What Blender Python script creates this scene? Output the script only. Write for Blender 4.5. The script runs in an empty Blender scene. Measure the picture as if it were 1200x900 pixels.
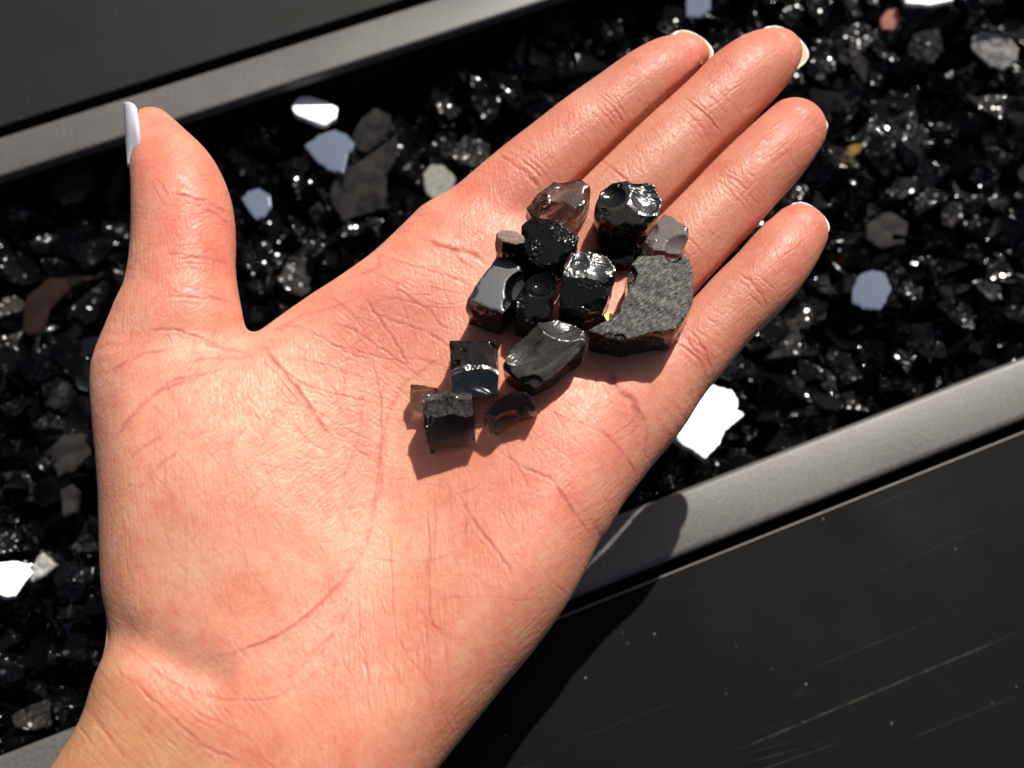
import bpy, math, random
import numpy as np
from mathutils import Vector, Matrix, Euler
from mathutils.bvhtree import BVHTree

rng = np.random.default_rng(7)
random.seed(7)
scene = bpy.context.scene
COL = scene.collection

# ------------------------------------------------------------------ camera
TILT = math.radians(19.0)
F = 1200.0                      # focal length in photograph pixels (1200 px wide)
ZH = 0.060                      # height of the middle of the palm above the steel frame
CAM = np.array([0.0, 0.0, ZH + 0.20 * math.cos(TILT)])
DV = np.array([0, math.sin(TILT), -math.cos(TILT)])
UV = np.array([0, math.cos(TILT), math.sin(TILT)])
RV = np.array([1.0, 0, 0])

def ray(px, py):
    px = np.asarray(px, float); py = np.asarray(py, float)
    return DV + ((px - 600) / F)[..., None] * RV + ((450 - py) / F)[..., None] * UV
def at(px, py, z):
    """world point at height z that stands under the photograph's pixel"""
    r = ray(px, py); z = np.asarray(z, float)
    t = (z - CAM[2]) / r[..., 2]
    return CAM + t[..., None] * r
def depth(px, py, z):
    r = ray(px, py)
    return (z - CAM[2]) / r[..., 2]
def mpp(px, py, z):             # metres per pixel there
    return float(depth(np.array(px, float), np.array(py, float), z)) / F
def proj(P):
    d = P - CAM
    dz = d @ DV
    return 600 + F * (d @ RV) / dz, 450 - F * (d @ UV) / dz

cd = bpy.data.cameras.new("camera"); cam = bpy.data.objects.new("camera", cd); COL.objects.link(cam)
cam.location = CAM.tolist(); cam.rotation_euler = (TILT, 0, 0)
cd.lens = 36.0; cd.sensor_width = 36.0; cd.clip_start = 0.01; cd.clip_end = 100
cd.dof.use_dof = True; cd.dof.focus_distance = 0.196; cd.dof.aperture_fstop = 13.5
scene.camera = cam

# ------------------------------------------------------------------ light
SUN = Vector((0.34, 0.74, 1.0)).normalized()
el = math.asin(SUN.z); az = math.atan2(SUN.x, SUN.y)
w = bpy.data.worlds.new("World"); scene.world = w; w.use_nodes = True
nt = w.node_tree; nt.nodes.clear()
sky = nt.nodes.new("ShaderNodeTexSky"); sky.sky_type = 'NISHITA'; sky.sun_disc = False
sky.sun_elevation = el; sky.sun_rotation = az
bg = nt.nodes.new("ShaderNodeBackground"); sky.dust_density = 3.5; sky.air_density = 0.8; bg.inputs[1].default_value = 0.05
wo = nt.nodes.new("ShaderNodeOutputWorld")
nt.links.new(sky.outputs[0], bg.inputs[0]); nt.links.new(bg.outputs[0], wo.inputs[0])
ld = bpy.data.lights.new("sun", 'SUN'); ld.energy = 4.6; ld.angle = math.radians(0.55); ld.color = (1, 0.95, 0.88)
lo = bpy.data.objects.new("sun", ld); COL.objects.link(lo)
lo.rotation_euler = SUN.to_track_quat('Z', 'Y').to_euler(); lo.location = (0.3, 0.6, 0.9)
scene.view_settings.view_transform = 'Standard'; scene.view_settings.look = 'None'
scene.view_settings.exposure = 0.0; scene.view_settings.gamma = 1.0
scene.cycles.max_bounces = 10; scene.cycles.transmission_bounces = 8
scene.cycles.sample_clamp_indirect = 4.0
scene.cycles.use_denoising = True

# ------------------------------------------------------------------ materials
def mat(name):
    m = bpy.data.materials.new(name); m.use_nodes = True
    return m, m.node_tree, m.node_tree.nodes["Principled BSDF"]
def N(nt, kind, **kw):
    n = nt.nodes.new(kind)
    for k, v in kw.items():
        if k in ('op',): n.operation = v
        elif k == 'blend': n.blend_type = v
        else: n.inputs[k].default_value = v
    return n
def L(nt, a, b): nt.links.new(a, b)
def ramp(nt, fac, stops):
    r = nt.nodes.new("ShaderNodeValToRGB"); L(nt, fac, r.inputs[0])
    e = r.color_ramp.elements
    while len(e) < len(stops): e.new(0.5)
    for x, (p, c) in zip(e, stops):
        x.position = p; x.color = (c, c, c, 1) if not isinstance(c, tuple) else (*c, 1)
    return r.outputs[0]
def coords(nt, scale=(1, 1, 1), rot=(0, 0, 0)):
    t = nt.nodes.new("ShaderNodeTexCoord"); m = nt.nodes.new("ShaderNodeMapping")
    m.inputs['Scale'].default_value = scale; m.inputs['Rotation'].default_value = rot
    L(nt, t.outputs['Object'], m.inputs[0]); return m.outputs[0]
def stretched(nt, along, rot, across=1.0):
    t = nt.nodes.new("ShaderNodeTexCoord"); m = nt.nodes.new("ShaderNodeMapping"); m.vector_type = 'TEXTURE'
    m.inputs['Scale'].default_value = (along, across, 2.0); m.inputs['Rotation'].default_value = (0, 0, rot)
    L(nt, t.outputs['Object'], m.inputs[0]); return m.outputs[0]
def noise(nt, vec, scale, detail=4, rough=0.55, dist=0.0):
    n = nt.nodes.new("ShaderNodeTexNoise"); n.inputs['Scale'].default_value = scale
    n.inputs['Detail'].default_value = detail; n.inputs['Roughness'].default_value = rough
    n.inputs['Distortion'].default_value = dist
    if vec is not None: L(nt, vec, n.inputs['Vector'])
    return n.outputs[0]
def bump(nt, h, dist, strength=1.0, prev=None):
    b = nt.nodes.new("ShaderNodeBump"); b.inputs['Distance'].default_value = dist
    b.inputs['Strength'].default_value = strength; L(nt, h, b.inputs['Height'])
    if prev is not None: L(nt, prev, b.inputs['Normal'])
    return b.outputs[0]
def scratchlines(nt, rot, scale, stretch, width, seed=0.0):
    """thin straight scratches: the zero crossing of a strongly stretched noise"""
    v = stretched(nt, stretch, rot)
    n = noise(nt, v, scale, 1, 0.4)
    a = N(nt, "ShaderNodeMath", op='SUBTRACT'); L(nt, n, a.inputs[0]); a.inputs[1].default_value = 0.5 + seed
    b = N(nt, "ShaderNodeMath", op='ABSOLUTE'); L(nt, a.outputs[0], b.inputs[0])
    return ramp(nt, b.outputs[0], [(0, 0.7), (width, 0.0)])

# skin
SKIN, nt, P = mat("skin")
va = nt.nodes.new("ShaderNodeAttribute"); va.attribute_name = "skin_tone_shade"
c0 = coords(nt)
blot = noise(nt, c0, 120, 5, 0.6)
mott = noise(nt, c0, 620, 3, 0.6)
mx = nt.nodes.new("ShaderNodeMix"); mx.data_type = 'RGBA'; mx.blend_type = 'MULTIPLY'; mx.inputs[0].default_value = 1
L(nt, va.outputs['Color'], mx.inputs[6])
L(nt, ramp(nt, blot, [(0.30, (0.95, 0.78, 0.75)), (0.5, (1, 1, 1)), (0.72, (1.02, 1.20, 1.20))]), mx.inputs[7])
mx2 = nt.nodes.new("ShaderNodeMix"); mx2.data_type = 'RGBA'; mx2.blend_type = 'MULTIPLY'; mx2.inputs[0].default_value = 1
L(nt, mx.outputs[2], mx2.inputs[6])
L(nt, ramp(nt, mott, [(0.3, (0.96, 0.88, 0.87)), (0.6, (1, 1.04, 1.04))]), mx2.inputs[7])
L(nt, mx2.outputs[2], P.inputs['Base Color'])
P.inputs['Subsurface Weight'].default_value = 1.0
P.inputs['Subsurface Radius'].default_value = (1.0, 0.32, 0.16)
P.inputs['Subsurface Scale'].default_value = 0.0014
P.inputs['Specular IOR Level'].default_value = 0.62
P.inputs['IOR'].default_value = 1.45
# fine ridges: three crossing families of stretched noise, plus tiny cells
v1 = stretched(nt, 8, math.radians(42))
v2 = stretched(nt, 6, math.radians(-40))
v3 = stretched(nt, 8, math.radians(98))
n1 = noise(nt, v1, 1700, 2, 0.5, 0.25); n2 = noise(nt, v2, 1500, 2, 0.5, 0.25); n3 = noise(nt, v3, 1600, 2, 0.5, 0.3)
vor = nt.nodes.new("ShaderNodeTexVoronoi"); vor.feature = 'DISTANCE_TO_EDGE'; vor.inputs['Scale'].default_value = 1150
L(nt, stretched(nt, 1.8, math.radians(60)), vor.inputs['Vector'])
vr = ramp(nt, vor.outputs[0], [(0.0, 0.0), (0.18, 1.0)])
sel = noise(nt, c0, 45, 2, 0.5)
mA = nt.nodes.new("ShaderNodeMix"); mA.data_type = 'FLOAT'
L(nt, ramp(nt, sel, [(0.42, 0.0), (0.58, 1.0)]), mA.inputs[0]); L(nt, n1, mA.inputs[2]); L(nt, n3, mA.inputs[3])
b1 = bump(nt, mA.outputs[0], 0.00013, 1.0)
b2 = bump(nt, n2, 0.00006, 1.0, b1)
b3 = bump(nt, vr, 0.000028, 1.0, b2)
L(nt, b3, P.inputs['Normal'])
L(nt, ramp(nt, mott, [(0.3, 0.58), (0.7, 0.39)]), P.inputs['Roughness'])

def nailmat(name, col, rough, sss=0.3, coat=0.5):
    m, nt, P = mat(name)
    v = coords(nt); n = noise(nt, v, 300, 2)
    L(nt, ramp(nt, n, [(0.3, tuple(c * 0.93 for c in col)), (0.7, col)]), P.inputs['Base Color'])
    P.inputs['Roughness'].default_value = rough; P.inputs['Subsurface Weight'].default_value = sss
    P.inputs['Subsurface Scale'].default_value = 0.001; P.inputs['Coat Weight'].default_value = coat
    return m
NAIL_W = nailmat("nail_polish", (0.80, 0.80, 0.88), 0.22)
NAIL_E = nailmat("nail_edge", (0.68, 0.57, 0.38), 0.35)
NAIL_R = nailmat("nail_rim", (0.80, 0.79, 0.75), 0.25)
NAIL_U = nailmat("nail_bare", (0.80, 0.60, 0.38), 0.4)

# glass
def facet_normal(nt, vec, mask, amp, scale, prev=None):
    """broken glass: every little cell of the surface is a tiny facet turned its own way"""
    vc = nt.nodes.new("ShaderNodeTexVoronoi"); vc.inputs['Scale'].default_value = scale; L(nt, vec, vc.inputs['Vector'])
    a = nt.nodes.new("ShaderNodeVectorMath"); a.operation = 'SUBTRACT'; L(nt, vc.outputs['Color'], a.inputs[0]); a.inputs[1].default_value = (.5, .5, .5)
    k = N(nt, "ShaderNodeMath", op='MULTIPLY'); L(nt, mask, k.inputs[0]); k.inputs[1].default_value = amp
    b = nt.nodes.new("ShaderNodeVectorMath"); b.operation = 'SCALE'; L(nt, a.outputs[0], b.inputs[0]); L(nt, k.outputs[0], b.inputs['Scale'])
    if prev is None:
        g = nt.nodes.new("ShaderNodeNewGeometry"); prev = g.outputs['Normal']
    c = nt.nodes.new("ShaderNodeVectorMath"); c.operation = 'ADD'; L(nt, prev, c.inputs[0]); L(nt, b.outputs[0], c.inputs[1])
    d = nt.nodes.new("ShaderNodeVectorMath"); d.operation = 'NORMALIZE'; L(nt, c.outputs[0], d.inputs[0])
    return d.outputs[0]
def glassmat(name, kind, crush=(.56, .62), ior=1.42, cdist=.0009, amp=0.95, fscale=1350, base=None):
    m, nt, P = mat(name)
    v = coords(nt)
    oi = nt.nodes.new("ShaderNodeObjectInfo")
    big = noise(nt, v, 160, 3, 0.5, 0.6); fine = noise(nt, v, 1400, 3, 0.6)
    # crushed, glittering patches where the glass broke
    mask = ramp(nt, noise(nt, v, 210, 3, 0.6), [(crush[0], 0.0), (crush[1], 1.0)])
    vc = nt.nodes.new("ShaderNodeTexVoronoi"); vc.inputs['Scale'].default_value = 1150; L(nt, v, vc.inputs['Vector'])
    cm = N(nt, "ShaderNodeMath", op='MULTIPLY'); L(nt, mask, cm.inputs[0]); L(nt, vc.outputs['Distance'], cm.inputs[1])
    if kind == 'bed':
        P.inputs['Base Color'].default_value = (*(base or (.0025, .0025, .0025)), 1)
        L(nt, ramp(nt, mask, [(0.0, 0.05), (1.0, 0.17)]), P.inputs['Roughness'])
        mr = nt.nodes.new("ShaderNodeMapRange"); L(nt, mask, mr.inputs[0]); mr.inputs[3].default_value = ior; mr.inputs[4].default_value = 1.55
        L(nt, mr.outputs[0], P.inputs['IOR'])
        L(nt, facet_normal(nt, v, mask, amp, fscale), P.inputs['Normal'])
    elif kind == 'black':
        P.inputs['Base Color'].default_value = (0.004, 0.004, 0.0042, 1)
        L(nt, ramp(nt, mask, [(0.0, 0.03), (1.0, 0.21)]), P.inputs['Roughness'])
        mr = nt.nodes.new("ShaderNodeMapRange"); L(nt, mask, mr.inputs[0]); mr.inputs[3].default_value = ior; mr.inputs[4].default_value = 1.75
        L(nt, mr.outputs[0], P.inputs['IOR'])
        L(nt, bump(nt, cm.outputs[0], cdist, 1.0, bump(nt, fine, 0.00003, 0.5, bump(nt, big, 0.0003, 0.5))), P.inputs['Normal'])
    elif kind == 'smooth':
        P.inputs['Base Color'].default_value = (0.004, 0.004, 0.0045, 1)
        P.inputs['Roughness'].default_value = 0.03; P.inputs['IOR'].default_value = 1.55
        L(nt, bump(nt, big, 0.0002, 0.4), P.inputs['Normal'])
    elif kind == 'rough':
        gr = noise(nt, stretched(nt, 3.0, math.radians(38)), 3000, 5, 0.85)
        g2 = noise(nt, v, 500, 4, 0.6)
        L(nt, ramp(nt, gr, [(0.40, (0.006, 0.006, 0.005)), (0.52, (0.060, 0.058, 0.048)), (0.66, (0.38, 0.36, 0.30))]), P.inputs['Base Color'])
        P.inputs['Roughness'].default_value = 0.42
        L(nt, bump(nt, g2, 0.00025, 1.0, bump(nt, gr, 0.00014, 1.0)), P.inputs['Normal'])
    elif kind == 'silver':
        wv = noise(nt, v, 190, 3, 0.5, 0.8)
        P.inputs['Base Color'].default_value = (0.012, 0.012, 0.013, 1); P.inputs['IOR'].default_value = 2.1
        P.inputs['Roughness'].default_value = 0.26
        L(nt, bump(nt, wv, 0.0018, 1.0, bump(nt, fine, 0.00004, 0.6)), P.inputs['Normal'])
    elif kind == 'skygrey':
        P.inputs['Base Color'].default_value = (0.04, 0.042, 0.047, 1); P.inputs['IOR'].default_value = 1.45  # grey base colour stands for the sky mirrored in this face
        P.inputs['Roughness'].default_value = 0.3
        L(nt, bump(nt, fine, 0.00001, 0.4), P.inputs['Normal'])
    elif kind == 'haze':
        wv = noise(nt, stretched(nt, 3, math.radians(40)), 420, 4, 0.6, 0.4)
        L(nt, ramp(nt, wv, [(0.35, (0.012, 0.010, 0.009)), (0.7, (0.085, 0.072, 0.062))]), P.inputs['Base Color'])
        P.inputs['Roughness'].default_value = 0.22
        L(nt, bump(nt, wv, 0.0006, 1.0), P.inputs['Normal'])
    elif kind == 'brown':
        gr = noise(nt, v, 2300, 4, 0.7)
        L(nt, ramp(nt, gr, [(0.3, (0.16, 0.09, 0.075)), (0.7, (0.36, 0.24, 0.2))]), P.inputs['Base Color'])
        P.inputs['Roughness'].default_value = 0.4
        L(nt, bump(nt, gr, 0.0002, 0.8), P.inputs['Normal'])
    else:
        dens = {'smoky': 260, 'clear': 110, 'dim': 400, 'milky': 60}[kind]
        P.inputs['Base Color'].default_value = (1, 1, 1, 1)
        P.inputs['Transmission Weight'].default_value = 0.62 if kind == 'milky' else 1.0
        if kind == 'milky': P.inputs['Base Color'].default_value = (.34, .31, .29, 1)
        L(nt, ramp(nt, mask, [(0.0, 0.03), (1.0, 0.18)]), P.inputs['Roughness']); P.inputs['IOR'].default_value = 1.5
        L(nt, bump(nt, cm.outputs[0], cdist, 1.0, bump(nt, fine, 0.00004, 0.5, bump(nt, big, 0.0004, 0.5))), P.inputs['Normal'])
        ab = nt.nodes.new("ShaderNodeVolumeAbsorption")
        ab.inputs['Color'].default_value = (0.40, 0.42, 0.40, 1); ab.inputs['Density'].default_value = dens
        L(nt, ab.outputs[0], nt.nodes["Material Output"].inputs['Volume'])
    return m
G_BLACK = glassmat("black_glass", 'black', ior=1.33); G_SMOOTH = glassmat("smooth_black_glass", 'smooth')
G_MILKY = glassmat("milky_grey_glass", 'milky')
G_SILVER = glassmat("rippled_silvery_glass", 'silver'); G_FLAT = glassmat("sky_grey_glass", 'skygrey'); G_HAZE = glassmat("hazy_brown_glass", 'haze')
G_GLIT = glassmat("glittering_black_glass", 'black', (.30, .40), 1.45, .0008)
G_FROSTY = glassmat("crushed_grey_glass", 'bed', (.30, .36), 1.5, base=(.075, .068, .062), amp=.75, fscale=1700)
G_ROUGH = glassmat("ground_glass", 'rough'); G_BROWN = glassmat("brown_glass_skin", 'brown')
G_SMOKY = glassmat("smoky_glass", 'smoky'); G_CLEAR = glassmat("clear_grey_glass", 'clear'); G_DIM = glassmat("dark_smoky_glass", 'dim')
B_BLACK = glassmat("bed_black_glass", 'bed', (.55, .58), 1.28)
B_SPARK = glassmat("bed_glittering_glass", 'bed', (.42, .46), 1.30)
B_FROST = glassmat("frosted_glittering_glass", 'bed', (.38, .42), 1.4, base=(.034, .031, .029), amp=1.1, fscale=1150)
B_CLEAR = glassmat("bed_clear_glass", 'clear', (.50, .60), 1.45, .0018)

def plainmat(name, col, rough=0.3, metallic=0.0, nscale=400, bd=0.0002, var=0.75, spec=0.5):
    m, nt, P = mat(name)
    n = noise(nt, coords(nt), nscale, 4, 0.6)
    L(nt, ramp(nt, n, [(0.3, tuple(c * var for c in col)), (0.7, col)]), P.inputs['Base Color'])
    P.inputs['Roughness'].default_value = rough; P.inputs['Metallic'].default_value = metallic
    P.inputs['Specular IOR Level'].default_value = spec
    if bd: L(nt, bump(nt, n, bd, 0.6), P.inputs['Normal'])
    return m
M_GLARE = plainmat("glare_white_glass", (0.86, 0.86, 0.86), 0.3, 0.0, 500, 0.00005, 0.97)  # opaque white stands for sun glare on mirror-coated faces
M_MIRROR = plainmat("mirror_coated_glass", (0.74, 0.88, 1.0), 0.06, 1.0, 300, 0, 0.97)  # blue of the mirrored sky strengthened in the coat's colour
M_GREY = plainmat("frosted_grey_glass", (0.055, 0.05, 0.046), 0.3, 0.0, 230, 0.0004, 0.12)
M_PALE = plainmat("pale_speckled_glass", (0.42, 0.42, 0.35), 0.4, 0.0, 900, 0.0002, 0.5)
M_PINK = plainmat("pink_glass", (0.50, 0.16, 0.12), 0.3, 0.0, 700, 0.0002, 0.5)
M_GOLD = plainmat("gold_glass", (0.85, 0.52, 0.14), 0.3, 0.5, 700, 0.0002, 0.5)
M_BROWN = plainmat("dark_brown_glass", (0.035, 0.018, 0.012), 0.15, 0.0, 200, 0.0003, 0.3)
M_BRIGHT = plainmat("bright_frosted_glass", (0.70, 0.68, 0.64), 0.25, 0.0, 420, 0.0012, 0.10)

# steel frame and table panels
def steel(name, base, rough, specks=True, scr=0.0, spec=0.5, lines=()):
    m, nt, P = mat(name)
    v = coords(nt)
    g = noise(nt, v, 1100, 4, 0.75); big = noise(nt, v, 28, 5, 0.6)
    col = ramp(nt, big, [(0.3, tuple(c * 0.82 for c in base)), (0.7, tuple(min(1, c * 1.12) for c in base))])
    mx = nt.nodes.new("ShaderNodeMix"); mx.data_type = 'RGBA'; mx.blend_type = 'MULTIPLY'; mx.inputs[0].default_value = 1
    L(nt, col, mx.inputs[6]); L(nt, ramp(nt, g, [(0.3, 0.62), (0.7, 1.3)]), mx.inputs[7])
    out = mx.outputs[2]
    if specks:
        vo = nt.nodes.new("ShaderNodeTexVoronoi"); vo.inputs['Scale'].default_value = 190; L(nt, v, vo.inputs['Vector'])
        sp = ramp(nt, vo.outputs['Distance'], [(0.0, 1.0), (0.075, 0.0)])
        gate = ramp(nt, noise(nt, v, 60, 2), [(0.50, 0.0), (0.60, 1.0)])
        mm = N(nt, "ShaderNodeMath", op='MULTIPLY'); L(nt, sp, mm.inputs[0]); L(nt, gate, mm.inputs[1])
        m2 = nt.nodes.new("ShaderNodeMix"); m2.data_type = 'RGBA'; L(nt, mm.outputs[0], m2.inputs[0])
        L(nt, out, m2.inputs[6]); m2.inputs[7].default_value = (0.22, 0.21, 0.2, 1); out = m2.outputs[2]
    if scr:
        for r, s, sd in ((math.radians(20), 40, 0.0), (math.radians(27), 60, 0.13), (math.radians(14), 50, -0.12)):
            sl = scratchlines(nt, r, s * 3, 40, 0.008, sd)
            gate = ramp(nt, noise(nt, v, 24, 2), [(0.58, 0.0), (0.72, scr)])
            mm = N(nt, "ShaderNodeMath", op='MULTIPLY'); L(nt, sl, mm.inputs[0]); L(nt, gate, mm.inputs[1])
            m2 = nt.nodes.new("ShaderNodeMix"); m2.data_type = 'RGBA'; L(nt, mm.outputs[0], m2.inputs[0])
            L(nt, out, m2.inputs[6]); m2.inputs[7].default_value = (0.12, 0.115, 0.11, 1); out = m2.outputs[2]
    for (ax_, ay_), (bx_, by_), wd, strength in lines:
        # one long worn scratch between two points of the panel
        a_ = at(np.array(float(ax_)), np.array(float(ay_)), -.002); b_ = at(np.array(float(bx_)), np.array(float(by_)), -.002)
        d_ = b_ - a_; ln = np.linalg.norm(d_); d_ /= ln; n_ = np.array([-d_[1], d_[0], 0])
        geo = nt.nodes.new("ShaderNodeTexCoord")
        def dotp(vec, c_):
            q = nt.nodes.new("ShaderNodeVectorMath"); q.operation = 'DOT_PRODUCT'; L(nt, geo.outputs['Object'], q.inputs[0]); q.inputs[1].default_value = vec.tolist()
            k = N(nt, "ShaderNodeMath", op='SUBTRACT'); L(nt, q.outputs['Value'], k.inputs[0]); k.inputs[1].default_value = float(c_); return k.outputs[0]
        ab = N(nt, "ShaderNodeMath", op='ABSOLUTE'); L(nt, dotp(n_, a_ @ n_), ab.inputs[0])
        m1 = nt.nodes.new("ShaderNodeMapRange"); L(nt, ab.outputs[0], m1.inputs[0]); m1.inputs[1].default_value = 0; m1.inputs[2].default_value = wd; m1.inputs[3].default_value = strength; m1.inputs[4].default_value = 0
        al = N(nt, "ShaderNodeMath", op='ABSOLUTE'); L(nt, dotp(d_, (a_ + b_) @ d_ / 2), al.inputs[0])
        m2_ = nt.nodes.new("ShaderNodeMapRange"); L(nt, al.outputs[0], m2_.inputs[0]); m2_.inputs[1].default_value = ln * .3; m2_.inputs[2].default_value = ln * .5; m2_.inputs[3].default_value = 1; m2_.inputs[4].default_value = 0
        brk = ramp(nt, noise(nt, v, 260, 3, .7), [(.40, .15), (.55, 1.0)])
        p1 = N(nt, "ShaderNodeMath", op='MULTIPLY'); L(nt, m1.outputs[0], p1.inputs[0]); L(nt, m2_.outputs[0], p1.inputs[1])
        p2 = N(nt, "ShaderNodeMath", op='MULTIPLY'); L(nt, p1.outputs[0], p2.inputs[0]); L(nt, brk, p2.inputs[1])
        mxl = nt.nodes.new("ShaderNodeMix"); mxl.data_type = 'RGBA'; L(nt, p2.outputs[0], mxl.inputs[0]); L(nt, out, mxl.inputs[6])
        mxl.inputs[7].default_value = (.16, .155, .145, 1); out = mxl.outputs[2]
    L(nt, out, P.inputs['Base Color'])
    L(nt, ramp(nt, big, [(0.3, rough * 0.9), (0.7, min(1, rough * 1.15))]), P.inputs['Roughness'])
    P.inputs['Specular IOR Level'].default_value = spec
    L(nt, bump(nt, g, 0.0001, 0.5), P.inputs['Normal'])
    return m
M_FRAME = steel("powder_coated_steel", (0.130, 0.118, 0.110), 0.43, False, 0, 0.6)
M_PANEL = steel("charcoal_panel", (0.0036, 0.0033, 0.0030), 0.6, True, 0.35, 0.09, lines=[
((850, 885), (1200, 738), .00035, .26), ((930, 792), (1130, 712), .0003, .09), ((1060, 868), (1200, 812), .0003, .11), ((985, 690), (1180, 606), .0003, .06), ((640, 880), (820, 812), .0003, .05)])
M_PANEL2 = steel("worn_charcoal_panel", (0.0125, 0.012, 0.011), 0.6, True, 0.3, 0.25)
M_TROUGH = plainmat("black_trough_steel", (0.004, 0.004, 0.004), 0.8, 0, 200, 0, 0.7, 0.1)
M_GROUND = plainmat("dark_ground", (0.02, 0.02, 0.019), 0.9, 0, 60, 0, 0.6, 0.2)

# ------------------------------------------------------------------ mesh helpers
def tag(o, label=None, cat=None, group=None, kind=None):
    if label: o['label'] = label
    if cat: o['category'] = cat
    if group: o['group'] = group
    if kind: o['kind'] = kind
    return o
def newmesh(name, V, Fc, mats, smooth=True, parent=None):
    me = bpy.data.meshes.new(name)
    V = np.asarray(V, np.float32); Fc = np.asarray(Fc, np.int32)
    n = Fc.shape[1]
    me.vertices.add(len(V)); me.vertices.foreach_set('co', V.ravel())
    me.loops.add(Fc.size); me.loops.foreach_set('vertex_index', Fc.ravel())
    me.polygons.add(len(Fc)); me.polygons.foreach_set('loop_start', np.arange(len(Fc), dtype=np.int32) * n)
    me.polygons.foreach_set('loop_total', np.full(len(Fc), n, np.int32))
    me.update(calc_edges=True); me.validate()
    me.polygons.foreach_set('use_smooth', np.full(len(me.polygons), smooth))
    for m in (mats if isinstance(mats, (list, tuple)) else [mats]): me.materials.append(m)
    o = bpy.data.objects.new(name, me); COL.objects.link(o)
    if parent: o.parent = parent
    return o
def surface_nets(Fd, org, h):
    ins = Fd < 0
    nx, ny, nz = Fd.shape
    acc = np.zeros((nx - 1, ny - 1, nz - 1, 3), np.float32); cnt = np.zeros((nx - 1, ny - 1, nz - 1), np.float32)
    for ax in range(3):
        sa = [slice(None)] * 3; sb = [slice(None)] * 3
        sa[ax] = slice(0, -1); sb[ax] = slice(1, None)
        a = Fd[tuple(sa)]; b = Fd[tuple(sb)]
        cr = (a < 0) != (b < 0)
        I = np.argwhere(cr)
        av = a[cr]; bv = b[cr]; t = av / (av - bv)
        pos = I.astype(np.float32); pos[:, ax] += t
        o1, o2 = [k for k in range(3) if k != ax]
        for d1 in (0, -1):
            for d2 in (0, -1):
                C = I.copy(); C[:, o1] += d1; C[:, o2] += d2
                ok = (C[:, o1] >= 0) & (C[:, o2] >= 0) & (C[:, o1] < acc.shape[o1]) & (C[:, o2] < acc.shape[o2])
                Cc = C[ok]
                np.add.at(acc, (Cc[:, 0], Cc[:, 1], Cc[:, 2]), pos[ok]); np.add.at(cnt, (Cc[:, 0], Cc[:, 1], Cc[:, 2]), 1)
    has = cnt > 0
    idx = -np.ones(cnt.shape, np.int64); idx[has] = np.arange(has.sum())
    V = acc[has] / cnt[has][:, None] * h + org
    faces = []
    for ax in range(3):
        sa = [slice(None)] * 3; sb = [slice(None)] * 3
        sa[ax] = slice(0, -1); sb[ax] = slice(1, None)
        a = ins[tuple(sa)]; b = ins[tuple(sb)]
        I = np.argwhere(a != b)
        flip = b[a != b]
        o1, o2 = [(1, 2), (2, 0), (0, 1)][ax]
        ok = (I[:, o1] > 0) & (I[:, o2] > 0) & (I[:, o1] < ins.shape[o1] - 1) & (I[:, o2] < ins.shape[o2] - 1)
        I = I[ok]; flip = flip[ok]
        q = []
        for d1, d2 in ((-1, -1), (0, -1), (0, 0), (-1, 0)):
            C = I.copy(); C[:, o1] += d1; C[:, o2] += d2
            q.append(idx[C[:, 0], C[:, 1], C[:, 2]])
        q = np.stack(q, 1)
        q[flip] = q[flip][:, ::-1]
        faces.append(q)
    return V, np.concatenate(faces)
def seg_dist2d(X, Y, a, b):
    """distance to a segment and the parameter along it"""
    dx, dy = b[0] - a[0], b[1] - a[1]
    t = ((X - a[0]) * dx + (Y - a[1]) * dy) / max(dx * dx + dy * dy, 1e-18)
    t = np.clip(t, 0, 1)
    return np.hypot(X - a[0] - t * dx, Y - a[1] - t * dy), t
def poly_sd(X, Y, pts):
    d = np.full(X.shape, 1e9); inside = np.zeros(X.shape, bool)
    n = len(pts)
    for i in range(n):
        a, b = pts[i], pts[(i + 1) % n]
        d = np.minimum(d, seg_dist2d(X, Y, a, b)[0])
        c = ((a[1] > Y) != (b[1] > Y))
        xi = (b[0] - a[0]) * (Y - a[1]) / ((b[1] - a[1]) if b[1] != a[1] else 1e-12) + a[0]
        inside ^= c & (X < xi)
    return np.where(inside, -d, d)
def catmull(P, n=8, closed=False):
    P = np.asarray(P, float); m = len(P); out = []
    rngi = range(m) if closed else range(m - 1)
    for i in rngi:
        if closed: p0, p1, p2, p3 = P[(i - 1) % m], P[i], P[(i + 1) % m], P[(i + 2) % m]
        else: p0, p1, p2, p3 = P[max(i - 1, 0)], P[i], P[i + 1], P[min(i + 2, m - 1)]
        for t in np.arange(n) / n:
            out.append(0.5 * ((2 * p1) + (-p0 + p2) * t + (2 * p0 - 5 * p1 + 4 * p2 - p3) * t * t + (-p0 + 3 * p1 - 3 * p2 + p3) * t ** 3))
    if not closed: out.append(P[-1])
    return np.array(out)
def smin(a, b, k):
    h = np.clip(0.5 + 0.5 * (b - a) / k, 0, 1)
    return b + (a - b) * h - k * h * (1 - h)

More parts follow.
